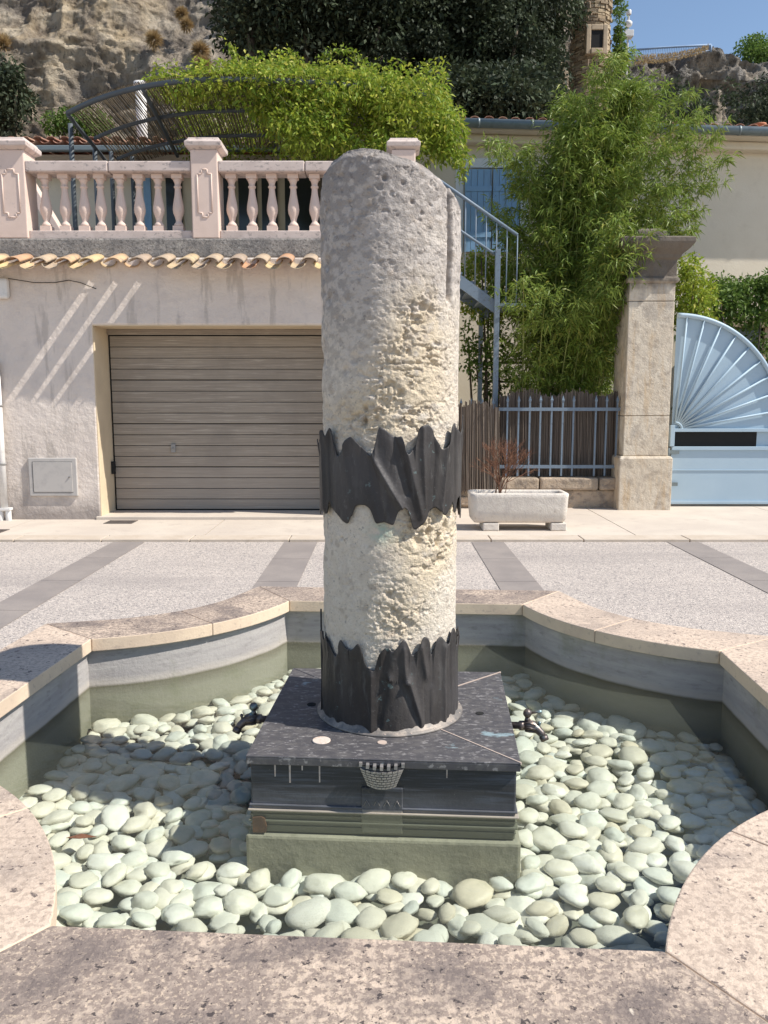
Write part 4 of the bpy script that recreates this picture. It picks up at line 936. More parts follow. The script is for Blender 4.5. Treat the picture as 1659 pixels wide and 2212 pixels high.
# ------------------------------------------------------------------ right hand house
YR = 15.0
rh = thing('long_house', (6, YR, 0), 'long cream rendered house with a zinc gutter and blue shutters behind the bamboo', 'house')
TILT = R_(5)     # the front drifts away to the right
def RY(x): return YR+(x-1.0)*math.tan(TILT)
zg = WZ(270, YR-.42)
m = MB(); XA, XB = -.55, 24
m.prism([(XA, RY(XA)), (XB, RY(XB)), (XB, RY(XB)+6), (XA, RY(XA)+6)], -.1, zg+.05); obj('wall', m, m_house, rh)
mt = MB(); x = XA; rr_ = random.Random(4)
while x < XB:
    half_tile(mt, x, RY(x)-.46+rr_.uniform(-.02, .02), RY(x)+3.5, zg+.10, zg+.62, .082, True, n=6, tilt=rr_.uniform(-.01, .01)); half_tile(mt, x+.115, RY(x)-.44, RY(x)+3.5, zg+.08, zg+.60, .082, False, n=6); x += .23
obj('roof', mt, m_tile_red, rh)
m = MB(); m.tube([(XA, RY(XA)-.52, zg+.015), (XB, RY(XB)-.52, zg+.015)], .075, 12); 
for k in range(28): x = XA+.3+k*.9; m.tube([(x, RY(x)-.52, zg+.015), (x+.04, RY(x)-.52, zg+.015)], .081, 12)
obj('gutter', m, m_zinc, rh)
m = MB(); m.prism([(XA, RY(XA)-.44), (XB, RY(XB)-.44), (XB, RY(XB)), (XA, RY(XA))], zg-.06, zg+.06); m.prism([(XA, RY(XA)-.22), (XB, RY(XB)-.22), (XB, RY(XB)-.001), (XA, RY(XA)-.001)], zg-.2, zg-.062); obj('eave', m, m_house, rh, bevel=.03)
for (a, b, t, bt) in ((985, 1140, 340, 545), (1245, 1330, 420, 560)):
    xa, zt2 = W(a, t, YR-.03); xb, zb2 = W(b, bt, YR-.03); yy = RY((xa+xb)/2)
    wo = bpy.data.objects.new('window', None); COL.objects.link(wo); wo.parent = rh
    m = MB(); fr = .14; m.box(xa, xa+fr, yy-.07, yy+.05, zb2, zt2); m.box(xb-fr, xb, yy-.07, yy+.05, zb2, zt2); m.box(xa+fr+.001, xb-fr-.001, yy-.07, yy+.05, zt2-fr-.02, zt2); obj('frame', m, m_surround, wo, bevel=.006)
    mid = (xa+xb)/2
    for (u0, u1) in ((xa+fr+.02, mid-.012), (mid+.012, xb-fr-.02)):
        m = MB(); k = 0; u = u0
        while u < u1-.01: m.box(u, min(u+.11, u1)-.006, yy-.105, yy-.075, zb2+.01, zt2-fr-.05); u += .11
        m.box(u0, u1, yy-.12, yy-.106, zb2+.25, zb2+.34); m.box(u0, u1, yy-.12, yy-.106, zt2-fr-.42, zt2-fr-.33); obj('shutter', m, m_shutter, wo, bevel=.003)
# ground-floor bay with dark panes to the right, behind the gate
xa, zt2 = W(1585, 690, 14.6); xb, zb2 = W(1720, 860, 14.6)
bw = thing('garden_porch', ((xa+xb)/2, 14.8, 0), 'wooden lintel porch with dark panes in the shade behind the blue gate', 'porch')
m = MB(); m.box(xa-.1, xb+.6, 14.5, 15.3, zt2-.14, zt2+.02); obj('lintel', m, m_frame_stone, bw, bevel=.01)
m = MB()
for q in (0, .55, 1.1, 1.65): m.box(xa+q, xa+q+.07, 14.6, 14.68, 0, zt2-.141)
obj('frame', m, m_frame_stone, bw); m = MB(); m.box(xa, xb+.5, 14.72, 14.74, 0, zt2-.141); obj('pane', m, m_glass, bw)
xx, zz = W(1641, 268, YR+3.2); m = MB(); yc = YR+3.2; m.lathe([(.10, -.35), (.10, 0), (.13, .01), (.13, .05), (.09, .06)], (xx, yc, zz-.05), 14); obj('chimney_pot', m, m_terracotta, rh)

# ------------------------------------------------------------------ outside stair
YS = 11.6
st = thing('metal_stair', (WX(990, 700, YS), YS, 0), 'blue grey metal stair with thin railings climbing left to the terrace behind the column', 'staircase')
p0 = W(880, 525, YS); p1 = W(1072, 665, YS)
m = MB(); d = .11; dx, dz = p1[0]-p0[0], p1[1]-p0[1]; 
for y_ in (YS-.02, YS+.85): m = MB(); m.prism([(p0[0], p0[1]+.09), (p1[0], p1[1]+.09), (p1[0], p1[1]-.09), (p0[0], p0[1]-.09)], y_, y_+.03, fn=lambda p, y: (p[0], y, p[1])); obj('stringer', m, m_blueiron, st)
m = MB(); n = 7
for k in range(n): t = (k+.5)/n; m.box(p0[0]+dx*t-.14, p0[0]+dx*t+.14, YS+.012, YS+.848, p0[1]+dz*t+.02, p0[1]+dz*t+.05)
obj('tread', m, m_blueiron, st)
xl = WX(1072, 700, YS); m = MB(); m.box(xl+.001, xl+.40, YS-.02, YS+.88, p1[1]+.02, p1[1]+.06); obj('landing', m, m_blueiron, st)
def rail(y_, nm):
    a = W(870, 335, y_); b = W(1118, 508, y_); m = MB(); m.tube([(a[0], y_, a[1]), (b[0], y_, b[1])], .024, 8)
    a2 = W(880, 420, y_); b2 = W(1082, 558, y_); m.tube([(a2[0], y_, a2[1]), (b2[0], y_, b2[1])], .018, 8); obj('handrail', m, m_blueiron, st)
    m = MB(); nn = 12
    for k in range(nn):
        t = k/(nn-1); X = a[0]+(b[0]-a[0])*t; z1_ = a[1]+(b[1]-a[1])*t; zb_ = p0[1]+.09+(X-p0[0])/dx*dz if X < p1[0] else p1[1]+.05
        m.tube([(X, y_, zb_), (X, y_, z1_)], .009, 6)
    obj('railing_bars', m, m_blueiron, st)
rail(YS-.01, 'a')
m = MB(); xq = WX(1071, 760, YS-.03); m.box(xq-.035, xq+.035, YS-.08, YS-.021, 0, WZ(540, YS)); obj('post', m, m_blueiron, st, bevel=.004)
xq = WX(1040, 700, YS+.85); m = MB(); m.box(xq-.03, xq+.03, YS+.9, YS+.96, 0, p1[1]); obj('post', m, m_blueiron, st)
m = MB(); xa = WX(1035, 800, 13.4)
for z in (.9, 1.35, 1.75, 2.05): m.box(xa, xa+1.3, 13.3, 13.6, z, z+.03)
m.box(xa, xa+.03, 13.3, 13.6, 0, 2.1); m.box(xa+1.27, xa+1.3, 13.3, 13.6, 0, 2.1)
tag(obj('garden_shelf', m, m_cable, origin=(xa, 13.4, 0)), 'dark metal shelf in the shade under the stair', 'shelf')

# ------------------------------------------------------------------ low wall, fence, reed screen
YW = 11.15
lw = thing('low_stone_wall', (WX(1150, 1080, YW), YW, 0), 'low rough stone wall under the blue iron fence', 'wall')
xa, xb = WX(975, 1070, YW), WX(1345, 1070, YW); ztw2 = WZ(1032, YW)
m = MB(); m.box(xa-.5, xb, YW+.02, YW+.35, -.05, ztw2-.17); obj('wall_body', m, m_wallstone, lw, bevel=.02)
xs = [WX(q, 1040, YW) for q in (1080, 1165, 1293, 1345)]
for u, v in zip(xs, xs[1:]):
    m = MB(); m.box(u+.008, v-.008, YW-.04, YW+.38, ztw2-.168, ztw2); obj('cap_stone', m, m_wallstone, lw, bevel=.03, segs=3)
m = MB(); m.box(xa-.5, xs[0]-.01, YW-.03, YW+.36, ztw2-.38, ztw2-.26); obj('cap_stone', m, m_wallstone, lw, bevel=.02)
rs = thing('reed_screen', (WX(1160, 950, YW+.2), YW+.2, ztw2), 'dark dry reed screening tied behind the iron fence', 'reed screen')
def reeds(x0p, x1p, ytop, ybot, Y, sd, mname):
    m = MB(); r_ = random.Random(sd); x = WX(x0p, 950, Y); xe = WX(x1p, 950, Y); zb_ = WZ(ybot, Y)
    while x < xe:
        lean = r_.gauss(0, .02)+.015; zt_ = WZ(ytop+r_.uniform(-4, 8)+6*math.sin(x*9), Y); yy = Y+r_.uniform(-.008, .008)
        m.tube([(x+lean, yy, zb_+r_.uniform(-.02, .02)), (x+lean*.4, yy+r_.uniform(-.006, .006), (zb_+zt_)/2), (x, yy, zt_)], r_.uniform(.005, .009), 5, False)
        x += r_.uniform(.009, .014)
    m2 = MB(); m2.box(WX(x0p, 950, Y), xe, Y+.016, Y+.02, zb_+.02, WZ(ytop+6, Y)-.03)
    obj(mname, m, m_reed, rs); obj('backing_reeds', m2, m_reed, rs)
reeds(1078, 1338, 846, 1032, YW+.20, 3, 'reed_panel'); reeds(960, 1076, 872, 1062, YW-.06, 4, 'reed_panel')
fe = thing('iron_fence', (WX(1205, 950, YW+.08), YW+.08, ztw2), 'blue grey iron fence with spear tipped bars on the low wall', 'fence')
YFc = YW+.06; m = MB()
za, zb_ = WZ(884, YFc), WZ(1008, YFc)
for z in (za, zb_): m.box(WX(1076, 950, YFc), WX(1343, 950, YFc), YFc-.012, YFc+.012, z-.022, z+.022)
obj('cross_rail', m, m_blueiron, fe)
def bar_mb(X, zt, zb_):
    m = MB(); m.box(X-.011, X+.011, YFc-.011, YFc+.011, zb_, zt-.05); m.lathe([(.014, 0), (.026, .035), (.012, .07), (.001, .10)], (X, YFc, zt-.05), 4, False, PI/4); return m
xb0 = WX(1095, 950, YFc); b0 = obj('bar', bar_mb(xb0, WZ(862, YFc), WZ(1028, YFc)), m_blueiron, fe)
for q in (1119, 1143, 1166, 1190, 1214, 1237, 1285, 1308, 1331):
    c = b0.copy(); COL.objects.link(c); c.parent = fe; c.location = (WX(q, 950, YFc)-xb0, 0, 0)
for q in (1017, 1041, 1064, 995):
    c = b0.copy(); COL.objects.link(c); c.parent = fe; c.location = (WX(q, 950, YFc)-xb0, .0, WZ(868, YFc)-WZ(862, YFc))

# ------------------------------------------------------------------ gate pillar
YP = 10.95
pl = thing('gate_pillar', (WX(1398, 1100, YP+.3), YP+.3, 0), 'tall square limestone gate pillar with a weathered moulded capital', 'pillar')
xc = WX(1394, 1050, YP); hb_ = .352; yc = YP+hb_
zp1 = WZ(986, YP); 
m = MB(); m.lathe([(hb_*1.414, -.05), (hb_*1.414, zp1-.03), ((hb_-.02)*1.414, zp1)], (xc, yc, 0), 4, False, PI/4); obj('plinth_block', m, m_pillar, pl, bevel=.012)
hs_ = .298; z = zp1+.003; blocks = [(WZ(898, YP+.05)), WZ(650, YP+.05), WZ(608, YP+.05)]
# shaft of three drums
for zt2 in blocks:
    m = MB(); m.lathe([(hs_*1.414, z), (hs_*1.414, zt2-.006)], (xc, yc, 0), 4, False, PI/4); obj('shaft_block', m, m_pillar, pl, bevel=.010); z = zt2
q = lambda yy: WZ(yy, YP)
m = MB(); m.lathe([(.315*1.414, q(610)), (.335*1.414, q(606)), (.335*1.414, q(600)), (.305*1.414, q(596)), (.305*1.414, q(560)), (.335*1.414, q(556)), (.35*1.414, q(549)), (.42*1.414, q(538)), (.465*1.414, q(528)), (.475*1.414, q(524)), (.475*1.414, q(515)), (.40*1.414, q(511))], (xc, yc, 0), 4, False, PI/4); obj('capital', m, m_pillar, pl, bevel=.008)
m = MB(); m.lathe([(.20*1.414, q(511)+.002), (.19*1.414, q(492)), (.12*1.414, q(486))], (xc, yc, 0), 4, False, PI/4); obj('finial_stump', m, m_pillar, pl, bevel=.02)

# ------------------------------------------------------------------ fan gate
YG = 11.35
gx0, gzc = W(1452, 930, YG); hinge = gx0; Rg = WX(1695, 800, YG)-hinge; Rh = WZ(681, YG)-WZ(928, YG)
def gate_leaf(sg, xh, label, nm='gate_leaf'):
    g = thing('gate_leaf', (xh, YG, 0), label, 'gate', 'pale blue fan gate leaves')
    def X(u): return xh+sg*u
    za = WZ(928, YG); zb_ = WZ(966, YG); zc_ = WZ(1085, YG)-.0
    def bx(m, a, b, y0, y1, z0, z1): m.box(min(X(a), X(b)), max(X(a), X(b)), y0, y1, z0, z1)
    m = MB(); bx(m, .0, Rg, YG, YG+.02, .055, zb_); obj('lower_panel', m, m_lightblue, g)
    m = MB(); bx(m, .0, Rg, YG-.02, YG-.0005, .06, .10); bx(m, 0, Rg, YG-.025, YG-.0005, zb_-.04, zb_+.01); bx(m, 0, Rg, YG-.01, YG-.0005, .52, .53)
    bx(m, 0, Rg, YG-.025, YG+.02, za-.03, za+.015); bx(m, -.03, .03, YG-.03, YG+.03, zb_+.012, za+.06); bx(m, Rg-.05, Rg, YG-.025, YG+.02, zb_+.012, za-.032); obj('rails', m, m_lightblue, g, bevel=.004)
    m = MB(); bx(m, .031, Rg*.79, YG+.03, YG+.04, zb_+.005, za-.02); obj('dark_slot', m, m_dark, g)
    m = MB(); bx(m, Rg*.79, Rg, YG+.025, YG+.035, zb_+.005, za-.02); obj('slot_plate', m, m_lightblue, g)
    m = MB(); n = 40; P = [(X(0), za)]+[(X(Rg*math.sin(PI/2*k/n)), za+Rh*math.cos(PI/2*k/n)) for k in range(n+1)]
    if sg < 0: P = P[::-1]
    m.prism(P, YG+.022, YG+.03, fn=lambda p, y: (p[0], y, p[1])); obj('fan_sheet', m, m_lightblue, g)
    m = MB(); m.tube([(X(Rg*math.sin(PI/2*k/n)), YG, za+Rh*math.cos(PI/2*k/n)) for k in range(n+1)], .032, 8); obj('arch_frame', m, m_lightblue, g)
    m = MB(); m.tube([(X(.03+.10*math.sin(PI/2*k/8)), YG-.005, za+.10*math.cos(PI/2*k/8)) for k in range(9)], .016, 8); obj('fan_hub', m, m_lightblue, g)
    for k in range(9):
        t = R_(5+9.4*k); m = MB(); m.tube([(X(.03+.08*math.sin(t)), YG-.004, za+.08*math.cos(t)), (X(Rg*math.sin(t)), YG-.004, za+Rh*math.cos(t))], .014, 6); obj('rib', m, m_lightblue, g)
    for z in (.28, .72):
        m = MB(); m.tube([(X(-.045), YG-.02, z), (X(-.045), YG-.02, z+.11)], .018, 10); bx(m, -.04, .10, YG-.034, YG-.026, z+.03, z+.08); obj('hinge', m, m_zinc, g, bevel=.002)
    return g
gate_leaf(1, hinge, 'pale blue metal gate leaf with a quarter fan of ribs, beside the stone pillar')
gate_leaf(-1, hinge+2*Rg+.03, 'far gate leaf in pale blue metal, only its edge at the right')
m = MB(); m.tube([(hinge+Rg+.02, YG, WZ(760, YG)), (hinge+Rg-.05, YG, WZ(800, YG))], .02, 8)
# ------------------------------------------------------------------ planter
YT = 9.2
x0, x1 = WX(1017, 1100, YT), WX(1229, 1100, YT); zt2 = WZ(1066, YT); zb_ = WZ(1130, YT)
pt = thing('stone_trough', ((x0+x1)/2, YT, .024), 'white stone trough on two blocks holding a dry shrub on the sidewalk', 'planter')
def rrect(x0, x1, y0, y1, r, n=5):
    P = []
    for cx_, cy_, a0 in ((x1-r, y0+r, -90), (x1-r, y1-r, 0), (x0+r, y1-r, 90), (x0+r, y0+r, 180)):
        for k in range(n+1): a = R_(a0+90*k/n); P.append((cx_+r*math.cos(a), cy_+r*math.sin(a)))
    return P
levels = [(zb_, .045, 0), (zb_+.03, .02, 0), (zb_+.15, .006, 0), (zt2-.05, .0, 0), (zt2-.012, -.004, 0), (zt2, .008, 0), (zt2, .052, 1), (zt2-.02, .062, 1), (zt2-.12, .075, 1)]
m = MB(); V = []; n = 24
for z, ins, inn in levels:
    for (a, b) in rrect(x0+ins, x1-ins, YT-.02+ins, YT+.42-ins, .07): V.append((a, b, z+random.uniform(-.002, .002)))
F = [tuple(range(n))[::-1]]+[(i*n+k, i*n+(k+1) % n, (i+1)*n+(k+1) % n, (i+1)*n+k) for i in range(len(levels)-1) for k in range(n)]+[tuple((len(levels)-1)*n+k for k in range(n))]
m.add(V, F, True); obj('trough', m, m_planter, pt)
m = MB(); m.box(x0+.09, x1-.09, YT+.07, YT+.33, zt2-.118, zt2-.10); obj('soil', m, m_soil, pt)
for a, b in ((1043, 1078), (1190, 1224)):
    m = MB(); m.box(WX(a, 1140, YT), WX(b, 1140, YT), YT, YT+.34, .025, zb_-.002); obj('foot_block', m, m_planter, pt, bevel=.012)
ds = thing('dry_shrub', (WX(1075, 1075, YT+.2), YT+.2, zt2-.1), 'leafless reddish brown dry shrub growing in the white stone trough', 'shrub')
def twigs(rootp, n, hgt, spread, seed):
    r_ = random.Random(seed); m = MB()
    def grow(p, d, l, r, dep):
        q = p+d*l; mid = (p+q)/2+Vector((r_.gauss(0, .01), r_.gauss(0, .01), 0)); m.tube([p, mid, q], [r, r*.85, r*.7], 4, False)
        if dep > 0:
            for _ in range(r_.choice((2, 3, 3))):
                dd = (d+Vector((r_.gauss(0, .38), r_.gauss(0, .38), r_.gauss(.12, .2)))).normalized(); grow(q, dd, l*r_.uniform(.6, .85), r*.74, dep-1)
    for _ in range(n):
        d = Vector((r_.gauss(0, spread), r_.gauss(0, spread*.6), 1)).normalized(); grow(Vector(rootp)+Vector((r_.uniform(-.06, .06), r_.uniform(-.05, .05), 0)), d, hgt*r_.uniform(.2, .30), .0052, 4)
    return m
obj('branches', twigs((WX(1075, 1075, YT+.2), YT+.2, zt2-.1), 11, .85, .24, 3), m_drytwig, ds)

# ------------------------------------------------------------------ bamboo
r_ = np.random.default_rng(5)
bam = thing('bamboo', (WX(1210, 850, 12.4), 12.4, 0), 'tall dense clump of green bamboo arching over the fence and pillar', 'bamboo')
def bamboo():
    Ps = []; Ds = []; rr = np.random.default_rng(8)
    N_ = 64; tops = [(1085,300),(1120,330),(1150,270),(1180,290),(1215,240),(1240,200),(1262,175),(1285,215),(1300,165),(1330,150),(1345,120),(1365,110),(1385,150),(1400,150),(1430,190),(1440,165),(1480,190),(1500,230),(1520,165),(1560,280),(1590,330),(1560,380),(1530,430),(1480,440),(1510,500),(1090,380),(1070,450),(1105,420),(1055,300),(1420,260),(1370,230),(1310,260)]
    front = [(1352,520),(1385,545),(1365,590),(1335,500),(1400,505),(1340,560),(1320,620),(1290,640),(1345,470),(1250,660),(1180,640),(1130,600)]
    for k in range(N_+len(front)):
        Yb = 12.1+rr.uniform(0, .9); xb_ = rr.uniform(1095, 1320); b = np.array([WX(xb_, 850, Yb), Yb, 0])
        tx, ty = tops[k % len(tops)]; tx += rr.normal()*18; ty += abs(rr.normal())*30
        if k >= len(tops): ty += rr.uniform(20, 170); tx = tx*.75+1240*.25
        Yt = Yb+rr.uniform(-.7, .5)
        if k >= N_: tx, ty = front[k-N_]; xb_ = 1200+.55*(tx-1250); Yb = 12.0; b = np.array([WX(xb_, 850, Yb), Yb, 0]); Yt = 10.75+rr.uniform(-.05, .2)
        X, Z = W(tx, ty, Yt); tpt = np.array([X, Yt, Z])
        # rises straight, then arches towards the tip
        c1 = b+np.array([(tpt[0]-b[0])*.15, 0, tpt[2]*.55]); c2 = np.array([b[0]+(tpt[0]-b[0])*.55, (b[1]+Yt)/2, tpt[2]*.95]); t = np.linspace(0, 1, 18)[:, None]
        C = (1-t)**3*b+3*(1-t)**2*t*c1+3*(1-t)*t*t*c2+t**3*tpt
        m = MB(); m.tube([tuple(q) for q in C], list(np.linspace(.011, .0035, 18)), 6, False); obj('culm', m, m_culm, bam)
        L_ = np.linalg.norm(np.diff(C, axis=0), axis=1).sum(); nb_ = int(L_*17)
        for j in range(nb_):
            u = rr.uniform(.26 if k % 3 else .12, 1.0); p = np.array([np.interp(u, t[:, 0], C[:, i]) for i in range(3)])
            a = rr.uniform(0, 2*PI); d = np.array([math.cos(a), math.sin(a)*.8, rr.uniform(.1, .9)]); ln = rr.uniform(.15, .55)*(1.15-.6*u)
            n_ = int(8+ln*36); s = rr.uniform(.15, 1, n_)[:, None]
            q = p+d*ln*s+np.array([0, 0, -.22])*ln*s*s+rr.normal(size=(n_, 3))*.022
            Ps.append(q); Ds.append(d*.55+rr.normal(size=(n_, 3))*.55+np.array([0, 0, -.35]))
    return np.concatenate(Ps), np.concatenate(Ds)
P, D = bamboo(); print('bamboo leaves', len(P)); leaf_mesh(P, .13, .019, D, 'foliage', m_bamboo, bam, .25, .2, 9)

# small shrubs behind the gate and stair
def shrub(poly, Y, Yh, nc, per, rad, ln, mat, name, label, cat, seed, wd=.45, trunk=True, zb=0, group=None, nb=5):
    r_ = np.random.default_rng(seed); P, D, C = clumpy(poly, Y, Yh, nc, per, rad, r_)
    c = C.mean(0); t = thing(name, (c[0], Y, zb), label, cat, group); leaf_mesh(P, ln, ln*wd, D, 'foliage' if not trunk or name != 'oak_tree' else 'crown', mat, t, .15, seed=seed)
    if trunk:
        m = MB(); rb = rad*.16+.01
        for k in range(nb):
            e = C[(k*7) % len(C)]; b = np.array([c[0]+r_.normal()*.1*rad*3, Y+r_.normal()*.05, zb]); mid = b*.45+e*.55+r_.normal(size=3)*rad*.3; mid[2] = max(mid[2], zb)
            m.tube([tuple(b), tuple(b*.6+mid*.4), tuple(mid), tuple(e)], [rb, rb*.8, rb*.55, rb*.3], 6)
        obj('trunk' if name.endswith('tree') else 'stem', m, m_bark, t)
    return t
shrub([(1462,570),(1490,560),(1520,600),(1540,640),(1530,700),(1462,700)], 12.6, .4, 60, 60, .16, .075, m_vine, 'garden_shrub', 'yellow green shrub rising directly right of the stone pillar', 'shrub', 31)
shrub([(1525,640),(1560,600),(1600,605),(1640,600),(1720,585),(1720,680),(1650,690),(1590,700),(1540,690)], 13.4, .5, 90, 60, .17, .09, m_shrub, 'garden_shrub', 'dark green leafy shrub above the fan gate at the right edge', 'shrub', 32)
shrub([(985,560),(1040,540),(1110,560),(1120,640),(1080,700),(1000,660)], 12.9, .5, 80, 60, .16, .07, m_vine, 'garden_shrub', 'bright green shrub behind the stair railing beside the column', 'shrub', 33)
shrub([(1000,690),(1060,680),(1120,760),(1110,850),(1040,850),(1000,800)], 12.7, .4, 40, 40, .18, .08, m_shrub, 'garden_shrub', 'sparse shaded green shrub under the metal stair', 'shrub', 34)
shrub([(1480,700),(1560,710),(1720,760),(1720,1000),(1480,1000)], 13.6, .3, 60, 50, .22, .09, m_shrub, 'garden_shrub', 'shaded green shrub hidden low behind the fan gate', 'shrub', 35)

# ------------------------------------------------------------------ cliff, trees, tower
def rock_face(name, mat, x0, x1, z0, z1, Y, lean, amp, nu, nv, seed, sc, topfn=None, side=None):
    X, S = np.meshgrid(np.linspace(x0, x1, nu), np.linspace(0, 1, nv), indexing='ij')
    zt = np.full_like(X, z1) if topfn is None else topfn(X)
    Z = z0+(zt-z0)*S; P = np.stack([X, X*0, Z], -1).reshape(-1, 3)
    n = fbm(P*sc*.35, 3, seed); n2 = fbm(P*sc*np.array([1, 1, .75]), 6, seed+5, .55, ridged=True); n3 = fbm(P*sc*3.1, 4, seed+9)
    big = fbm(P*.13, 2, seed+20)
    Yv = Y+lean*(P[:, 2]-z0)-amp*(n-.5)*1.6-amp*.9*(n2-.5)-amp*.25*(n3-.5)-amp*1.2*(big-.5)
    # overhanging strata: push ledges out in steps
    st_ = np.floor((P[:, 2]+2*n)*.8)/.8-(P[:, 2]+2*n); Yv += amp*.07*st_
    V = np.stack([P[:, 0], Yv, P[:, 2]+amp*.2*(n3-.5)], -1); F = grid_faces(nu, nv)
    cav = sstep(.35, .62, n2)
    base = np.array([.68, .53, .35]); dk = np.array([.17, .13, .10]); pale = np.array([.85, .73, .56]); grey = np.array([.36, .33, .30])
    c = dk+(base-dk)*(.1+.9*sstep(.40, .60, n2*.6+n3*.4))[:, None]; c = c+(pale-c)*(sstep(.5, .7, n3)*.65)[:, None]  # recesses tinted darker than ridges: crevice shade painted into the rock colour
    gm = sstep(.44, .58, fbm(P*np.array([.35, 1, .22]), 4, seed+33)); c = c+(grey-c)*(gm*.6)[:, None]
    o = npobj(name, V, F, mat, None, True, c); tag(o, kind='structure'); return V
rock_face('cliff', m_cliff, -30, 6.1, 2.0, 22, 22.2, .5, 1.5, 620, 420, 3, .5)
def top2(X):
    xs = [W(q, 100, 44)[0] for q in (1300, 1370, 1430, 1500, 1530, 1560, 1600, 1640, 1700, 2200)]; zs = [WZ(q, 44) for q in (110, 126, 122, 110, 98, 94, 106, 116, 120, 190)]
    return np.interp(X, xs, zs)+.4*(fbm(np.stack([X.ravel()*.9, X.ravel()*0, X.ravel()*0], -1), 4, 77).reshape(X.shape)-.5)
rock_face('rock_outcrop', m_rock2, WX(1310, 200, 44), WX(2200, 200, 44), 0, 15, 44, .05, 2.2, 260, 160, 9, .5, top2)
m = MB(); xa, xb = WX(1240, 200, 44), WX(2300, 200, 44); 
m.add([(xa, 44.6, WZ(150, 44)), (xb, 44.6, WZ(190, 44)), (xb, 75, WZ(190, 44)-1), (xa, 75, WZ(150, 44)-1)], [(0, 1, 2, 3)]); tag(obj('hill', m, m_rock2), kind='structure')
# dry slope under the railing
r_ = np.random.default_rng(12); q = poly_sample([(1370,122),(1440,118),(1500,108),(1530,98),(1530,112),(1500,122),(1440,136),(1370,142)], 2600, r_); P = to_world(q, 43.4+r_.uniform(-.5, .6, 2600)); D = r_.normal(size=(2600, 3))*.4+np.array([0, 0, 1]); gg = leaf_mesh(P, .13, .03, D, 'dry_grass', m_drygrass, None, 0, seed=4); tag(gg, 'strip of dry golden grass on the rock under the far railing', 'grass', kind='stuff')
# far railing
fr_ = thing('far_railing', (WX(1455, 120, 43.5), 43.5, WZ(130, 43.5)), 'thin blue railing on the skyline above the rock', 'railing')
ra = [(1368, 108, 136), (1425, 103, 132), (1480, 100, 124), (1536, 97, 112)]
m = MB(); m.tube([(WX(a, b, 43.5), 43.5, WZ(b, 43.5)) for a, b, c in ra], .05, 6); m.tube([(WX(a, c-4, 43.5), 43.5, WZ(c-4, 43.5)) for a, b, c in ra], .03, 6); obj('top_rail', m, m_skyblue_rail, fr_)
m = MB()
for k in range(46):
    a = 1368+k*168/45; b = np.interp(a, [t[0] for t in ra], [t[1] for t in ra]); c = np.interp(a, [t[0] for t in ra], [t[2] for t in ra]); X = WX(a, b, 43.5); m.tube([(X, 43.5, WZ(b, 43.5)), (X, 43.5, WZ(c, 43.5))], (.014 if k % 45 else .06), 4)
obj('railing_bars', m, m_skyblue_rail, fr_)
# mast with instruments
mp = thing('instrument_mast', (WX(1357, 110, 38), 38, 6), 'slim white instrument mast on the skyline right of the stone tower', 'mast')
X = WX(1357, 60, 38); m = MB(); m.tube([(X, 38, 6), (X, 38, WZ(25, 38))], .045, 8); obj('pole', m, m_grey_metal, mp)
m = MB(); m.box(X-.2, X+.2, 37.8, 38.2, WZ(82, 38), WZ(68, 38)); obj('instrument_case', m, m_white, mp, bevel=.02); m = MB(); m.lathe([(.05, -.14), (.16, -.06), (.17, .06), (.08, .14)], (X, 38, WZ(52, 38)), 12); obj('instrument_dome', m, m_white, mp); m = MB(); m.tube([(X, 38, WZ(32, 38)), (X, 38, WZ(22, 38))], .11, 10); obj('instrument', m, m_white, mp, bevel=.02)
# round tower of rubble
YT_ = 23.2
tw = thing('stone_tower', (WX(1293, 150, YT_), YT_, 4), 'slender round rubble stone tower with a small framed window beside the trees', 'tower')
def tower():
    rr = random.Random(6); m = MB(); c = (WX(1292, 100, YT_), YT_+.9); Rt = (WX(1330, 100, YT_)-WX(1254, 100, YT_))/2*1.16; z = 3.0; ztop = WZ(-60, YT_)
    while z < ztop:
        h = rr.uniform(.06, .125); a = rr.uniform(0, .2)
        while a < 2*PI:
            w_ = rr.uniform(.10, .30)/Rt; r0 = Rt+rr.uniform(-.035, .035); da = w_-.02/Rt*1.2; V = []
            for (q, zz) in ((a, z), (a+da, z), (a+da, z+h-.018), (a, z+h-.018)):
                V.append((c[0]+r0*math.cos(q), c[1]+r0*math.sin(q), zz+rr.uniform(-.01, .01)))
            for (q, zz) in ((a, z), (a+da, z), (a+da, z+h-.018), (a, z+h-.018)): V.append((c[0]+(Rt-.15)*math.cos(q), c[1]+(Rt-.15)*math.sin(q), zz))
            if math.sin(a) < .4: m.add(V, [(0,1,2,3),(0,4,5,1),(1,5,6,2),(2,6,7,3),(3,7,4,0)])
            a += w_
        z += h
    return m, c, Rt, ztop
m, c, Rt, ztop = tower(); obj('rubble_wall', m, m_tower, tw)
m = MB(); m.lathe([(Rt-.06, 2.8), (Rt-.06, ztop)], (c[0], c[1], 0), 40); obj('mortar_core', m, m_mortar, tw)
x0, z1 = W(1281, 55, YT_); x1, z0 = W(1309, 97, YT_); yw = c[1]-Rt-.12
wo = bpy.data.objects.new('window', None); COL.objects.link(wo); wo.parent = tw
m = MB(); f = .11; m.box(x0-f, x0+.02, yw, yw+.5, z0-.12, z1+.14); m.box(x1-.02, x1+f, yw, yw+.5, z0-.12, z1+.14); m.box(x0+.021, x1-.021, yw, yw+.5, z1, z1+.14); m.box(x0+.021, x1-.021, yw-.03, yw+.5, z0-.12, z0+.02); obj('frame', m, m_frame_stone, wo, bevel=.02)
m = MB(); m.box(x0+.01, x1-.01, yw+.03, yw+.3, z0+.021, z1-.001); obj('opening', m, m_dark, wo)
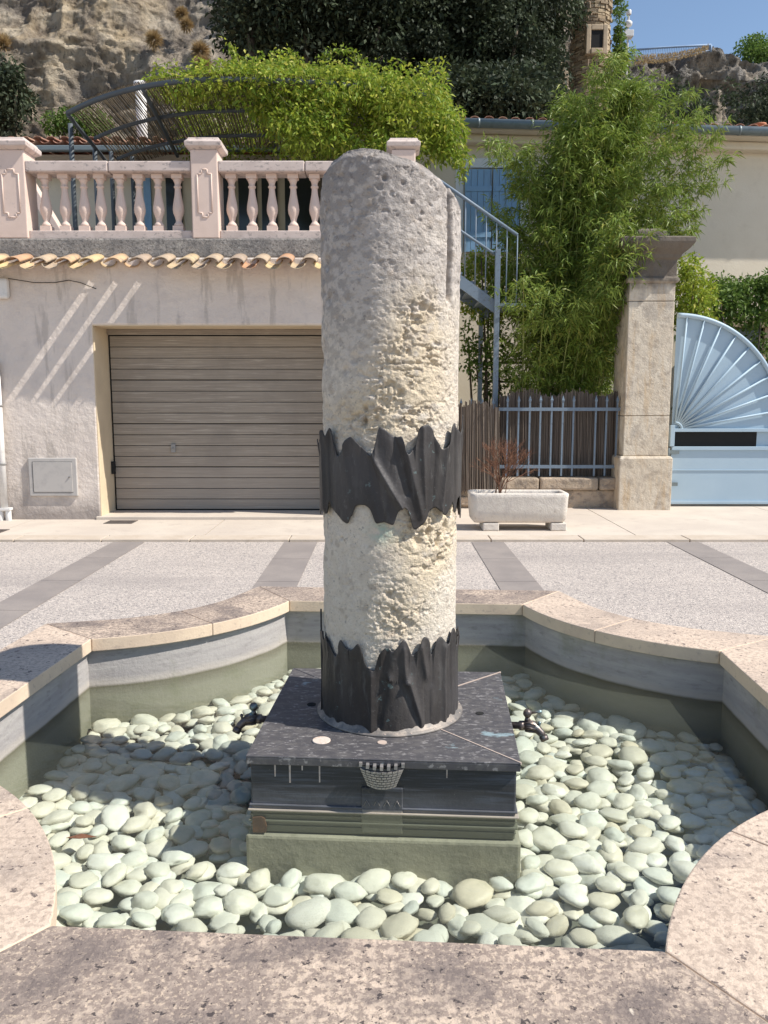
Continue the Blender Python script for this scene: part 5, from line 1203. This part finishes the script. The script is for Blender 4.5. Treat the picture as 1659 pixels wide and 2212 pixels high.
# dark evergreen oaks
oaks = [([(495,-40),(700,-60),(720,60),(715,160),(650,150),(560,120),(500,60)], 20.5, 90, 'dark evergreen oak hanging over the cliff at left above the vine'),
        ([(690,-60),(930,-60),(960,80),(960,190),(900,215),(780,180),(700,150)], 21.0, 100, 'dark evergreen oak in the middle of the wood above the column'),
        ([(900,-60),(1120,-60),(1130,60),(1130,200),(1080,240),(960,235),(920,160)], 21.6, 100, 'dark evergreen oak right of the middle above the house gutter'),
        ([(1090,-60),(1235,-60),(1225,60),(1200,110),(1170,225),(1100,230),(1080,100)], 22.4, 80, 'dark evergreen oak standing against the left side of the stone tower'),
        ([(940,190),(1060,185),(1150,190),(1200,230),(1210,260),(980,250)], 19.2, 60, 'lower grey green oak just above the house roof')]
for k, (pl_, Y, nc, lb) in enumerate(oaks):
    shrub(pl_, Y, 1.5, int(nc*.85), 330, .72, .135, m_oak, 'oak_tree', lb, 'tree', 50+k, .5, True, 4.0, 'dark evergreen oaks on the slope', 9)
shrub([(1334,-30),(1343,-20),(1342,60),(1345,150),(1338,200),(1334,120)], 24.6, .3, 36, 90, .17, .09, m_shrub, 'ivy', 'green ivy clinging to the right flank of the stone tower', 'ivy', 61, .5, True, 5)
shrub([(1425,190),(1480,200),(1520,230),(1540,270),(1430,270)], 38, 2, 34, 80, .6, .2, m_oak, 'rock_shrub', 'dark shrubs grown over the foot of the far rock', 'shrub', 62, .5, True, 4)
shrub([(1602,92),(1640,88),(1720,95),(1720,160),(1640,150),(1610,135)], 46.5, 1, 60, 90, .55, .2, m_shrub, 'hill_tree', 'green tree on the skyline at the right edge', 'tree', 63, .5, True, 8)
shrub([(1560,180),(1600,190),(1720,150),(1720,270),(1600,280)], 41, 1.5, 60, 90, .6, .2, m_oak, 'rock_shrub', 'dark shrub in front of the far rock at the right edge', 'shrub', 64, .5, True, 4)
shrub([(-60,150),(20,140),(38,200),(45,270),(-60,290)], 19.5, 1.0, 60, 110, .4, .13, m_oak, 'cliff_tree', 'dark green tree at the foot of the cliff at the left edge', 'tree', 65, .5, True, 4)
shrub([(100,262),(160,240),(220,250),(240,285),(110,285)], 20, .5, 26, 90, .25, .10, m_shrub, 'cliff_shrub', 'green shrub at the cliff foot behind the small red roof', 'shrub', 66, .5, True, 4)
for k, (a, b, s, lb) in enumerate([(335, 82, .34, 'round tuft of dry golden grass in the middle of the cliff'), (12, 92, .42, 'dry golden tuft on the cliff at the left edge'), (395, 28, .26, 'dry tuft near the top of the cliff beside a crevice'), (405, 52, .26, 'small dry tuft just under another tuft on the cliff'), (435, 105, .36, 'brownish dry tuft on the cliff left of the oaks'), (497, 20, .3, 'dry tuft on the cliff touching the first oak'), (440, 135, .34, 'brown dry tuft lowest on the cliff above the vine')]):
    r2 = np.random.default_rng(80+k); Yt = 23.0
    for _ in range(12): X, Z = W(a, b, Yt); Yt = 22.2+.5*(Z-2)-1.1
    n = 700; d = r2.normal(size=(n, 3)); d[:, 1] -= .6; d[:, 2] += .3; d /= np.linalg.norm(d, axis=1)[:, None]
    P = np.array([X, Yt-.1, Z-s*.3])+d*s*.35*r2.uniform(.2, 1, (n, 1)); t = leaf_mesh(P, s*.7, .02, d, 'grass_tuft', m_drygrass, None, .1, seed=k); tag(t, lb, 'grass tuft', 'dry tufts on the cliff')
